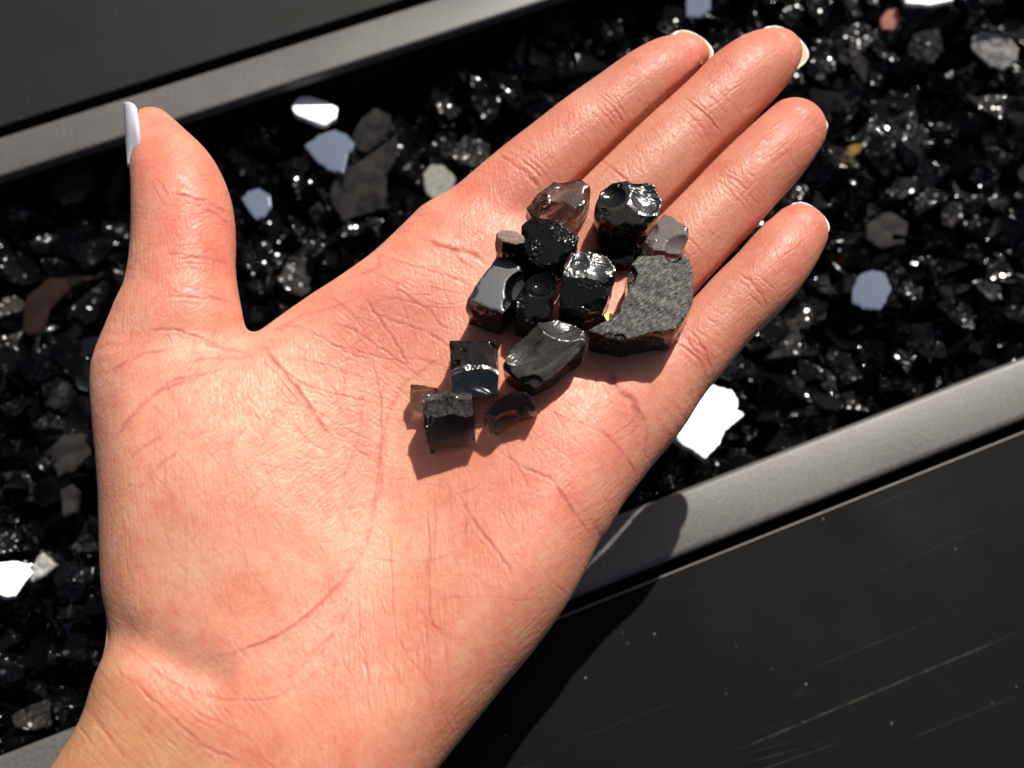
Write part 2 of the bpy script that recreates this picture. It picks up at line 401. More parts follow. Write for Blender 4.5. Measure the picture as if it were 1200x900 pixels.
# ------------------------------------------------------------------ the hand
# chains of (pixel x, pixel y, radius in pixels, height above the palm's middle in mm, flatness)
CHAINS = {
 'index': [(803,67,29,5.0,.86),(782,79,36,5.5,.9),(757,97,40,5.6,.92),(720,126,42.5,5.0,.92),(690,150,45,4.6,.92),(660,176,47,4.2,.92),(625,208,51,3.2,.92),(585,245,54,2.0,.9),(540,290,58,.5,.85),(500,335,60,-1.0,.8)],
 'middle':[(911,61,29,5.5,.86),(893,74,39,6.0,.9),(868,95,44,6.2,.92),(838,126,46.5,5.8,.92),(806,156,48,5.2,.92),(770,192,49.5,4.8,.92),(738,225,51,4.0,.92),(690,272,53,2.4,.9),(640,325,56,0.5,.85),(590,380,58,-1.0,.8)],
 'ring':  [(930,152,38,5.5,.9),(907,178,43,6.0,.92),(874,212,45,5.8,.92),(848,240,46.5,5.2,.92),(820,269,47,4.8,.92),(783,308,49,4.0,.92),(740,352,51,2.4,.9),(690,405,54,.5,.85),(640,450,58,-1.0,.8)],
 'little':[(936,272,34,5.0,.9),(918,295,39.5,5.4,.92),(893,326,41.5,5.2,.92),(866,352,42,4.6,.92),(843,376,41.5,4.2,.92),(813,408,44,3.4,.92),(780,440,49,2.0,.9),(745,478,56,.5,.85),(700,520,60,-1.0,.8)],
 'thumb': [(178,151,26,7,.9),(190,178,38,7.5,.92),(205,210,50,8,.92),(213,245,57.5,8,.9),(215,280,60,7.5,.88),(213,315,61.5,7,.86),(211,350,67,6,.84),(206,390,79,5,.78),(202,430,88,4,.7),(212,480,92,3,.62),(235,540,98,1.5,.55)],
}
PALM = [(-60,1150),(-10,1010),(60,905),(97,847),(113,803),(127,762),(129,728),(123,690),(121,600),(118,520),(117,470),(122,430),(160,400),(240,392),(280,402),(299,399),(333,374),(367,350),(400,329),(440,300),(475,268),(503,245),(560,238),(640,270),(700,320),(760,350),(800,400),(812,450),(800,483),(789,500),(765,532),(742,571),(711,624),(700,640),(667,704),(622,767),(578,820),(524,887),(470,960),(400,1060),(340,1150)]
H = 0.00072
corners = [at(np.array(float(a)), np.array(float(b)), ZH) for a, b in ((-70, 1165), (1010, 0), (-40, 0), (1010, 1100))]
x0 = min(c[0] for c in corners); x1 = at(np.array(1010.), np.array(0.), ZH)[0]
y0 = at(np.array(0.), np.array(1165.), ZH)[1]; y1 = at(np.array(0.), np.array(0.), ZH)[1]
gx = np.arange(x0 - .004, x1 + .004, H); gy = np.arange(y0, y1 + .004, H); gz = np.arange(-0.026, 0.029, H)
X, Y = np.meshgrid(gx, gy, indexing='ij')
PXg, PYg = proj(np.stack([X, Y, np.full(X.shape, ZH)], -1))

def gauss(PX, PY, cx, cy, sx, sy=None, rot=0):
    sy = sy or sx
    c, s = math.cos(rot), math.sin(rot)
    u = (PX - cx) * c + (PY - cy) * s; v = -(PX - cx) * s + (PY - cy) * c
    return np.exp(-0.5 * ((u / sx) ** 2 + (v / sy) ** 2))
pw = np.array([at(np.array(float(a)), np.array(float(b)), ZH)[:2] for a, b in PALM])
pwc = catmull(pw, 4, True)
d2 = poly_sd(X, Y, pwc)
R0 = 0.0125
T = (0.0105 + 0.0055 * gauss(PXg, PYg, 235, 560, 95, 130, math.radians(-15)) + 0.0040 * gauss(PXg, PYg, 600, 690, 70, 130, math.radians(35))
     - 0.0034 * gauss(PXg, PYg, 465, 590, 60, 130, math.radians(8)) + 0.0018 * gauss(PXg, PYg, 640, 500, 60, 60) + 0.0018 * gauss(PXg, PYg, 470, 350, 55, 40)
     + 0.002 * gauss(PXg, PYg, 350, 850, 120, 60) + 0.0012 * gauss(PXg, PYg, 160, 860, 60, 60))
q = np.maximum(d2 + R0, 0)[..., None]
Z = gz[None, None, :]
f = np.sqrt(q ** 2 + (Z * (R0 / T)[..., None]) ** 2) - R0
FG = {}
for nm, ch in CHAINS.items():
    ch = catmull(ch, 5)
    cw = []
    for px, py, r, zmm, k in ch:
        z = ZH + zmm * .001
        p = at(np.array(px), np.array(py), z); cw.append((p[0], p[1], r * mpp(px, py, z), zmm * .001, k))
    best = np.full(X.shape, 1e9); D = np.zeros(X.shape); Rr = np.zeros(X.shape); Zc = np.zeros(X.shape); K = np.ones(X.shape)
    for a, b in zip(cw[:-1], cw[1:]):
        d, t = seg_dist2d(X, Y, a, b)
        r = a[2] + (b[2] - a[2]) * t
        m = d - r < best
        best = np.where(m, d - r, best); D = np.where(m, d, D); Rr = np.where(m, r, Rr)
        Zc = np.where(m, a[3] + (b[3] - a[3]) * t, Zc); K = np.where(m, a[4] + (b[4] - a[4]) * t, K)
    g = np.sqrt(D[..., None] ** 2 + ((Z - Zc[..., None]) / K[..., None]) ** 2) - Rr[..., None]
    kk = 0.0065 if nm == 'thumb' else 0.0045
    FG[nm] = g.astype(np.float32)
order = ['index', 'middle', 'ring', 'little']
# webs: past this line the fingers are apart, before it they are one flesh
gap = 0.00052 - 0.006 / (1 + np.exp(np.clip((PXg - PYg * 1.0) - 395, -300, 300) / 4.0))
gap = np.where(PYg > 560, -.006, gap)[..., None].astype(np.float32)
cut = {}
for i, nm in enumerate(order):
    g = FG[nm]
    for j in (i - 1, i + 1):
        if 0 <= j < 4:
            q_ = (FG[nm] - FG[order[j]]) * .5 + gap
            k_ = .0004; h_ = np.clip(.5 + .5 * (q_ - g) / k_, 0, 1); g = g * (1 - h_) + q_ * h_ + k_ * h_ * (1 - h_)
    cut[nm] = g
fingers = np.minimum(np.minimum(cut['index'], cut['middle']), np.minimum(cut['ring'], cut['little']))
f = smin(f, fingers, 0.0035)
f = smin(f, FG['thumb'], 0.0038)
del FG, cut
f = f.astype(np.float32)
V, Q = surface_nets(f, np.array([gx[0], gy[0], gz[0] + ZH]), H)
tmp = newmesh("hand_base", V, Q, SKIN)
sb = tmp.modifiers.new("s", 'SUBSURF'); sb.levels = 2; sb.render_levels = 2
sm = tmp.modifiers.new("m", 'SMOOTH'); sm.factor = 0.5; sm.iterations = 3
dg = bpy.context.evaluated_depsgraph_get()
me = bpy.data.meshes.new_from_object(tmp.evaluated_get(dg)); me.name = "hand"
bpy.data.objects.remove(tmp)
hand = bpy.data.objects.new("hand", me); COL.objects.link(hand)
tag(hand, "open light-skinned left hand, palm up, holding a heap of black glass stones", "hand")

n = len(me.vertices)
co = np.zeros(n * 3, np.float32); me.vertices.foreach_get('co', co); co = co.reshape(-1, 3).astype(np.float64)
no = np.zeros(n * 3, np.float32); me.vertices.foreach_get('normal', no); no = no.reshape(-1, 3).astype(np.float64)
px, py = proj(co)
facing = ((CAM - co) * no).sum(1) > -0.02
disp = np.zeros(n); red = np.zeros(n)
def crease(pts, w, d, c=0.5, ridge=0.25, fade=0.18):
    """a skin fold: groove of half width w px and depth d mm, with a soft lip on both sides"""
    P = catmull(np.array(pts, float), 7)
    if w < 10:
        k_ = np.arange(len(P)); a1, a2, a3, a4 = rng.uniform(0, 6.28, 4)
        nz = (np.sin(k_ * .9 + a1) + .8 * np.sin(k_ * 1.9 + a2)) * .55 * min(1.0, w / 1.6); nz2 = (np.sin(k_ * 1.1 + a3) + .8 * np.sin(k_ * 2.3 + a4)) * .55 * min(1.0, w / 1.6)
        P = P + np.stack([nz, nz2], 1)
    seg = np.hypot(*(P[1:] - P[:-1]).T); s = np.concatenate([[0], np.cumsum(seg)]); Lt = s[-1]
    m = w * 4 + 2
    sel = facing & (px > P[:, 0].min() - m) & (px < P[:, 0].max() + m) & (py > P[:, 1].min() - m) & (py < P[:, 1].max() + m)
    I = np.nonzero(sel)[0]
    if not len(I): return
    X_, Y_ = px[I], py[I]
    bd = np.full(len(I), 1e9); bs = np.zeros(len(I))
    for i in range(len(P) - 1):
        dd, t = seg_dist2d(X_, Y_, P[i], P[i + 1])
        mk = dd < bd; bd = np.where(mk, dd, bd); bs = np.where(mk, s[i] + t * seg[i], bs)
    u = bs / max(Lt, 1e-6)
    tp = np.clip(u / fade, 0, 1) * np.clip((1 - u) / fade, 0, 1); tp = tp * tp * (3 - 2 * tp)
    gq = np.exp(-(bd / w) ** 2)
    if w < 10:
        tp = tp * (.72 + .34 * np.sin(bs / 13.0 + rng.uniform(0, 6.28)) * np.sin(bs / 5.3 + rng.uniform(0, 6.28)))
    disp[I] += (-d * gq + ridge * d * np.exp(-((bd - 2.0 * w) / (1.2 * w)) ** 2)) * tp * .001
    red[I] += c * np.exp(-(bd / (w * 1.5)) ** 2) * tp

MAIN = [
 # life line and wrist
 ([(300,400),(318,420),(338,445),(352,462),(372,492),(392,520)],4,.55,.8),
 ([(552,398),(470,455),(448,520),(446,560),(438,600),(428,640),(402,680),(372,712),(340,737),(312,752),(273,766),(240,771),(205,766)],3.4,.14,.42),
 ([(402,680),(372,712),(340,737),(312,752),(273,766)],3.2,.35,.7),
 ([(112,738),(150,750),(195,772),(235,790),(285,806)],27,1.5,.08,.15,.35),
 ([(127,752),(160,768),(200,800),(253,818),(300,821),(330,815),(370,790)],2.6,.25,.4),
 ([(130,778),(160,803),(190,830),(213,852),(240,875),(262,885),(290,897)],3.2,.40,.5),
 ([(105,835),(130,868),(150,895)],4,.4,.3),([(190,800),(230,835),(265,850),(300,870)],2.2,.18,.3),
 # thumb
 ([(194,226),(221,231),(249,240),(272,255)],3.0,.40,.8),([(222,238),(250,250),(272,266)],2.4,.25,.5),
 ([(181,207),(190,218),(197,230)],2.6,.22,.7),([(176,212),(184,226),(190,238)],2.2,.15,.5),
 ([(190,297),(225,300),(255,306),(273,312)],2.4,.16,.5),([(190,345),(225,343),(260,352),(280,362)],2.6,.18,.5),
 ([(167,390),(200,386),(233,396),(273,410),(300,412)],2.6,.26,.7),
 ([(125,438),(150,424),(173,414),(205,411)],2.6,.2,.5),
 ([(132,520),(148,496),(170,472),(195,455),(225,446),(238,438)],3.0,.34,.7),
 ([(190,450),(220,442),(240,438),(262,430)],2.4,.25,.7),([(208,428),(235,420),(262,419),(285,419),(303,410)],2.6,.3,.8),
 ([(235,400),(262,409),(282,414)],2.2,.2,.7),([(150,540),(168,524),(190,512)],2.4,.14,.5),([(180,552),(196,538),(210,530)],2.4,.13,.6),
 ([(222,516),(232,510),(240,504)],2.2,.12,.5),([(252,498),(262,490),(275,480)],2.2,.12,.5),([(262,524),(275,514),(290,500)],2.2,.12,.5),
 # web lines fanning into the palm
 ([(305,397),(340,382),(375,395),(400,410),(440,425)],2.6,.2,.5),([(320,425),(350,447),(385,460),(420,468),(450,478)],2.2,.2,.5),
 ([(320,432),(345,465),(375,485),(410,505),(445,520)],2.0,.16,.45),([(325,420),(360,423),(395,432),(430,445)],1.9,.14,.4),
 ([(318,390),(350,372),(385,362),(420,350)],2.4,.16,.5),([(340,490),(360,515),(385,530)],1.9,.12,.4),
 # upper palm lines under the index finger
 ([(398,330),(440,315),(445,300),(470,308),(495,315),(530,326),(553,334)],2.6,.24,.45),
 ([(454,331),(470,342),(490,356),(505,366),(515,380),(530,388)],2.6,.24,.6),
 ([(437,347),(462,350),(480,354),(500,362)],2.0,.14,.4),([(426,348),(437,364),(452,385),(465,405),(478,430)],3.0,.30,.5),
 ([(432,365),(460,376),(485,384),(510,395),(530,410),(545,420)],2.6,.22,.5),([(380,378),(410,385),(430,398),(455,415),(480,432),(500,450)],2.6,.2,.5),
 ([(470,352),(500,360),(530,361),(552,360)],2.0,.14,.4),([(500,335),(525,342),(548,345)],2.0,.14,.4),
 ([(380,403),(405,408),(430,415),(470,425)],2.2,.15,.4),([(372,340),(395,355),(415,372),(430,395)],2.4,.14,.4),
 ([(486,280),(505,285),(525,292),(545,296),(560,302),(570,312)],4.6,.75,.75),([(530,296),(540,306),(555,316)],3.0,.3,.5),
 # palm verticals
 ([(434,410),(440,440),(446,470),(446,510),(443,550),(438,590),(432,620)],2.2,.26,.5),
 ([(425,440),(424,480),(418,520),(405,555),(398,580)],2.2,.16,.35),([(405,425),(402,465),(394,500)],2.0,.12,.35),
 ([(455,610),(458,650),(460,700),(464,740),(478,770),(502,800),(512,830)],2.4,.22,.45),
 ([(500,590),(503,640),(502,690),(504,725),(515,738),(535,755)],2.6,.28,.55),([(509,570),(510,620),(507,670)],1.9,.14,.3),
 ([(420,660),(420,710),(422,750),(430,780),(430,815),(438,850)],2.4,.2,.45),([(415,700),(400,728),(385,750),(370,775)],2.6,.22,.5),
 ([(395,740),(372,760),(350,785),(330,800)],2.4,.18,.4),([(392,740),(392,775),(388,815)],2.0,.14,.35),
 ([(440,690),(448,712),(458,725)],1.9,.13,.3),([(480,690),(492,715),(508,735),(530,752),(560,768)],2.0,.14,.35),
 ([(500,725),(500,760),(506,800),(515,825)],2.4,.16,.4),([(504,702),(545,700),(580,700),(610,704),(640,700)],2.0,.13,.35),
 ([(536,575),(548,600),(565,625),(585,650),(603,680)],3.4,.40,.6),([(560,600),(575,635),(590,690)],2.2,.15,.35),
 ([(600,540),(622,552),(645,562),(665,590),(680,612),(695,630)],3.2,.40,.6),([(590,525),(605,545),(622,575)],2.6,.2,.45),
 ([(592,510),(597,540),(600,575)],2.0,.16,.35),([(546,560),(546,600),(547,650)],2.0,.14,.35),
 ([(470,655),(500,658),(530,648),(550,640)],1.8,.10,.35),([(435,655),(470,660)],1.8,.1,.3),
 # little finger base and edge of the palm
 ([(716,428),(717,445),(725,460),(740,470),(746,490),(745,510)],6,.9,.7),([(740,470),(755,495),(757,520),(752,548),(745,560)],3.2,.35,.4),
 ([(715,512),(735,500),(748,487)],2.4,.2,.3),([(722,518),(740,508),(752,496)],2.2,.16,.3),
 ([(690,495),(710,510),(728,530),(742,550),(744,565)],3.0,.25,.55),([(640,480),(665,492),(690,500),(715,515)],2.2,.16,.4),
 ([(645,475),(660,500),(680,522),(700,540)],2.0,.12,.3),([(632,478),(640,465),(650,450)],2.0,.14,.3),
 # finger joints
 ([(697,108),(708,116),(722,130),(733,148)],2.4,.34,.5),([(703,106),(716,116),(730,130),(738,142)],2.0,.26,.3),([(690,112),(700,126),(712,140)],2.0,.14,.35),
 ([(583,180),(600,192),(620,207),(634,222)],2.8,.40,.6),([(592,176),(612,188),(632,204),(642,214)],2.4,.25,.5),([(600,168),(628,185),(650,204)],2.0,.15,.4),
 ([(798,113),(812,122),(830,138),(846,158)],2.4,.34,.5),([(806,112),(820,122),(838,138)],2.0,.25,.35),([(790,120),(806,132),(822,150)],2.0,.14,.35),
 ([(845,70),(862,78),(880,92)],1.8,.1,.3),([(700,185),(718,198),(740,220),(752,240)],2.8,.35,.5),
 ([(846,204),(862,211),(878,226),(890,243)],2.4,.36,.5),([(852,200),(868,208),(884,222)],2.0,.25,.35),
 ([(762,275),(780,288),(800,306),(812,326)],2.6,.3,.5),
 ([(864,322),(876,328),(890,344),(900,360)],2.4,.36,.5),([(872,320),(886,332),(897,348)],2.0,.2,.35),
 ([(806,385),(815,395),(826,412),(834,436)],2.8,.38,.6),([(800,394),(811,406),(822,428),(826,444)],2.4,.24,.5),
 ([(870,130),(890,118),(906,106)],1.8,.12,.35),([(900,195),(920,180),(940,160)],2.2,.16,.5),([(912,305),(930,292),(945,280)],2.2,.16,.5),
 ([(655,105),(690,140),(700,160)],1.6,.06,.2),
]
for c in MAIN: crease(c[0], c[1] * (.60 if c[1] < 10 else 1), c[2] * (.35 if c[1] < 10 else .8), min(1.3, c[3] * 2.0))
# fine cross folds around every finger joint
for (jx, jy, ux, uy, hw) in ((716,130,.76,-.65,34),(625,208,.70,-.71,42),(826,136,.72,-.69,40),(738,225,.68,-.73,44),(868,222,.70,-.72,38),(788,303,.68,-.73,42),(882,341,.66,-.75,34),(818,408,.62,-.78,38),
                             (232,238,-.15,-1,40),(228,300,0,-1,46),(225,345,.05,-1,50)):
    for k in range(9):
        o_ = rng.normal() * 13; h_ = hw * rng.uniform(.45, 1.0); c_ = rng.uniform(-.25, .25) * hw
        nx_, ny_ = -uy, ux
        pts_ = [(jx + ux * o_ + nx_ * (c_ + h_ * t) + ux * (t * t) * -5, jy + uy * o_ + ny_ * (c_ + h_ * t) + uy * (t * t) * -5) for t in (-.8, -.4, 0, .4, .8)]
        crease(pts_, rng.uniform(1.1, 1.8), rng.uniform(.03, .08), rng.uniform(.12, .4), .3, .35)
# secondary lines: long fine wrinkles that run with the skin of each region
def field(n_, box, ang, spread, ln, w, d, c, curve=0.12, clip=None):
    for _ in range(n_):
        cx, cy = rng.uniform(box[0], box[2]), rng.uniform(box[1], box[3])
        a = math.radians(ang + rng.normal() * spread); l = ln * rng.uniform(.5, 1.4)
        k = rng.normal() * curve
        pts = []
        for t in (-.5, -.17, .17, .5):
            aa = a + k * t * 2
            pts.append((cx + math.cos(aa) * l * t + rng.normal() * .8, cy - math.sin(aa) * l * t + rng.normal() * .8))
        if clip is not None and not clip(cx, cy): continue
        crease(pts, w * rng.uniform(.55, .95), d * rng.uniform(.2, .6), c * rng.uniform(.5, 1.9), .3, .4)
field(112, (130, 380, 420, 760), -60, 10, 90, 1.7, .07, .22)          # thenar, running down right
field(54, (140, 420, 330, 640), -68, 7, 60, 1.6, .08, .18)
field(64, (140, 400, 330, 640), 35, 14, 45, 1.6, .05, .2)
field(54, (150, 200, 275, 430), 88, 9, 60, 1.5, .06, .16)            # thumb, lengthwise
field(41, (155, 180, 270, 400), 0, 14, 45, 1.6, .05, .2)
field(73, (390, 300, 560, 470), -25, 16, 60, 1.6, .09, .22)          # fan under the index finger
field(41, (390, 300, 560, 470), 60, 18, 45, 1.5, .07, .18)
field(73, (400, 520, 560, 830), 84, 10, 80, 1.8, .08, .2)            # palm centre, lengthwise
field(48, (320, 430, 470, 560), -20, 12, 70, 1.6, .08, .22)
field(41, (400, 520, 560, 720), 10, 12, 50, 1.5, .05, .18)
field(73, (540, 450, 730, 700), -55, 10, 60, 1.6, .07, .2)           # outer palm
field(48, (560, 460, 730, 640), 25, 12, 45, 1.6, .07, .2)
field(70, (90, 770, 330, 900), -48, 8, 80, 2.0, .13, .15)            # wrist
field(25, (330, 760, 560, 900), -70, 12, 90, 2.2, .09, .2)
for (a, b, hw) in (((540, 290), (690, 150), 34), ((700, 140), (790, 80), 28), ((690, 250), (820, 140), 34), ((830, 120), (900, 70), 30),
                   ((770, 320), (850, 240), 32), ((865, 215), (930, 160), 28), ((780, 430), (870, 345), 30), ((875, 340), (935, 280), 26)):
    A, B = np.array(a, float), np.array(b, float); dd = B - A; ln = np.hypot(*dd); dd /= ln; nn = np.array([-dd[1], dd[0]])
    ang = math.degrees(math.atan2(-dd[1], dd[0]))
    for _ in range(int(ln * hw / 150)):
        c = A + dd * rng.uniform(0, ln) + nn * rng.uniform(-hw, hw)
        field(1, (c[0], c[1], c[0] + .1, c[1] + .1), ang, 6, 42, 1.5, .065, .2, .06)
    for _ in range(int(ln * hw / 330)):
        c = A + dd * rng.uniform(0, ln) + nn * rng.uniform(-hw, hw)
        field(1, (c[0], c[1], c[0] + .1, c[1] + .1), ang + 88, 10, 34, 1.6, .07, .22, .15)
# skin tone, linear rgb, with some sheen and shade painted in
red = np.clip(red, 0, 1.3)
base = np.tile(np.array([0.82, 0.355, 0.245]), (n, 1))
def blend(wt, col, a=1.0):
    global base
    wt = np.clip(wt * a, 0, 1)[:, None]; base = base * (1 - wt) + np.array(col) * wt
PXv, PYv = px, py
for cx, cy, s in ((900,75,55),(800,75,40),(925,165,50),(930,285,45),(190,180,50),(650,140,30),(560,220,50),(250,260,50)):
    blend(gauss(PXv, PYv, cx, cy, s), (0.80, 0.285, 0.20), .75)
blend(gauss(PXv, PYv, 210, 460, 80, 60), (0.80, 0.42, 0.30), .6)
blend(gauss(PXv, PYv, 190, 680, 70, 110), (0.72, 0.385, 0.255), .85)
blend(gauss(PXv, PYv, 470, 600, 45, 110), (0.84, 0.46, 0.31), .75)  # palm centre painted paler, adding to its sun sheen
blend(gauss(PXv, PYv, 330, 640, 70, 80), (0.80, 0.41, 0.27), .6)
blend(gauss(PXv, PYv, 640, 560, 90, 60), (0.80, 0.33, 0.24), .7)
blend(gauss(PXv, PYv, 480, 370, 80, 50), (0.80, 0.34, 0.25), .7)
blend(gauss(PXv, PYv, 430, 860, 150, 60), (0.79, 0.33, 0.21), .8)
blend(gauss(PXv, PYv, 560, 800, 70, 110, math.radians(40)), (0.76, 0.34, 0.21), .6)
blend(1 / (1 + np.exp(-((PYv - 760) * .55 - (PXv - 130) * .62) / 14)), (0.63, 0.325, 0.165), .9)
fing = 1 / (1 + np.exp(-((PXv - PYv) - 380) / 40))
base *= (1 - .17 * fing * (PXv > 400))[:, None]  # fingers painted darker, for their weaker sun incidence
base *= (1 - .10 * gauss(PXv, PYv, 600, 800, 90, 160, math.radians(38)))[:, None]  # heel edge painted darker, as shade where it turns away
base *= np.array([1.0, .955, .915])
cr = np.array([0.60, 0.15, 0.12])
base = base * (1 - 0.55 * np.clip(red, 0, 1)[:, None]) + cr * 0.55 * np.clip(red, 0, 1)[:, None]
# low frequency unevenness of the flesh
for _ in range(60):
    cx, cy = rng.uniform(100, 960), rng.uniform(40, 900)
    disp += rng.normal() * .00010 * np.where(facing, gauss(PXv, PYv, cx, cy, rng.uniform(14, 34)), 0)
co2 = co + no * disp[:, None]
me.vertices.foreach_set('co', co2.astype(np.float32).ravel())
ca = me.color_attributes.new("skin_tone_shade", 'FLOAT_COLOR', 'POINT')
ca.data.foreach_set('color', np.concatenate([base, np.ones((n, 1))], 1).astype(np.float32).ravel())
me.update()
# trees for placing things on the hand
fv = np.zeros(len(me.loops), np.int32); me.loops.foreach_get('vertex_index', fv); fv = fv.reshape(-1, 4)
up = no[fv[:, 0]][:, 2] > 0.05
bvh = BVHTree.FromPolygons([Vector(c) for c in co2.tolist()], fv[up].tolist())
def on_hand(px_, py_, default=ZH + .01):
    r = ray(px_, py_); h = bvh.ray_cast(Vector(CAM), Vector(r / np.linalg.norm(r)))
    return h[0].z if h[0] is not None else default
def top_z(x, y, default=ZH + .01):
    h = bvh.ray_cast(Vector((x, y, ZH + .08)), Vector((0, 0, -1)))
    return h[0].z if h[0] is not None else default

# nails: curved shells with thickness
def nail(name, tip, direc, width, length, thick, curve, z, mat_, tilt, roll=0.0, taper=.95, rnd=.95, sag=.09):
    """tip: pixel of the free edge's middle, direc: pixel direction it points to, sizes in mm; tilt/roll in degrees"""
    c = at(np.array(float(tip[0])), np.array(float(tip[1])), z)
    q1 = at(np.array(float(tip[0] + direc[0])), np.array(float(tip[1] + direc[1])), z)
    u = (q1 - c); u /= np.linalg.norm(u)
    up_ = np.array([0, 0, 1.0])
    R_ = np.array(Matrix.Rotation(math.radians(roll), 3, Vector(u)))
    up_ = R_ @ up_; s = np.cross(up_, u)
    R2 = np.array(Matrix.Rotation(math.radians(tilt), 3, Vector(s))); u = R2 @ u; up_ = R2 @ up_
    nu, nv = 25, 17; Vt = []
    for side in (0, 1):
        for i in range(nu):
            for j in range(nv):
                a = (j / (nv - 1) - .5) * 2; b = i / (nu - 1)
                wd = width * .5 * (1 - (1 - taper) * b ** 2.5)
                if name == 'thumbnail': wd *= (.30 + .70 * math.sin(math.pi * .5 * min(1, b * 1.7)) ) * (1 - .25 * b ** 3)
                endc = math.sqrt(max(0, 1 - (a * .985) ** 2))
                yy = -length * (1 - b) + (width * .5 * rnd * (endc - 1)) * b
                zz = curve * width * (a * a) + sag * length * (1 - b) ** 2
                p = c + (s * a * wd + u * yy + up_ * (zz + (thick if side else 0))) * .001
                Vt.append(p)
    Fq = []
    def id_(sd, i, j): return sd * nu * nv + i * nv + j
    for i in range(nu - 1):
        for j in range(nv - 1):
            Fq.append((id_(1, i, j), id_(1, i + 1, j), id_(1, i + 1, j + 1), id_(1, i, j + 1)))
            Fq.append((id_(0, i, j), id_(0, i, j + 1), id_(0, i + 1, j + 1), id_(0, i + 1, j)))
    for i in range(nu - 1):
        Fq.append((id_(0, i, 0), id_(0, i + 1, 0), id_(1, i + 1, 0), id_(1, i, 0)))
        Fq.append((id_(1, i, nv - 1), id_(1, i + 1, nv - 1), id_(0, i + 1, nv - 1), id_(0, i, nv - 1)))
    for j in range(nv - 1):
        Fq.append((id_(0, 0, j + 1), id_(0, 0, j), id_(1, 0, j), id_(1, 0, j + 1)))
        Fq.append((id_(0, nu - 1, j), id_(0, nu - 1, j + 1), id_(1, nu - 1, j + 1), id_(1, nu - 1, j)))
    o = newmesh(name, Vt, Fq, [mat_ if name == 'thumbnail' else NAIL_R, NAIL_E], True, hand)
    if name == 'fingernail':
        k = (nu - 1) * (nv - 1) * 2
        mi = np.zeros(len(o.data.polygons), np.int32)
        for i in range(nu - 1):
            if i < nu - 2: mi[i * (nv - 1) * 2:(i + 1) * (nv - 1) * 2] = 1
        o.data.polygons.foreach_set('material_index', mi)
    return o

exec_nails = True
nail("fingernail", (826, 48), (60, -50), 11.0, 13, .4, .16, ZH + .0015, NAIL_W, 0)
nail("fingernail", (937, 47), (60, -42), 12.6, 14, .4, .16, ZH + .0020, NAIL_W, 0)
nail("fingernail", (957, 131), (60, -55), 11, 12, .4, .20, ZH + .0010, NAIL_W, 0)
nail("fingernail", (961, 250), (60, -50), 10, 12, .4, .20, ZH + .0012, NAIL_W, 0)
nail("thumbnail", (145, 122), (-2, -60), 10.5, 14.6, .5, .20, ZH + .0105, NAIL_W, 0, 111, .9, .85, .02)

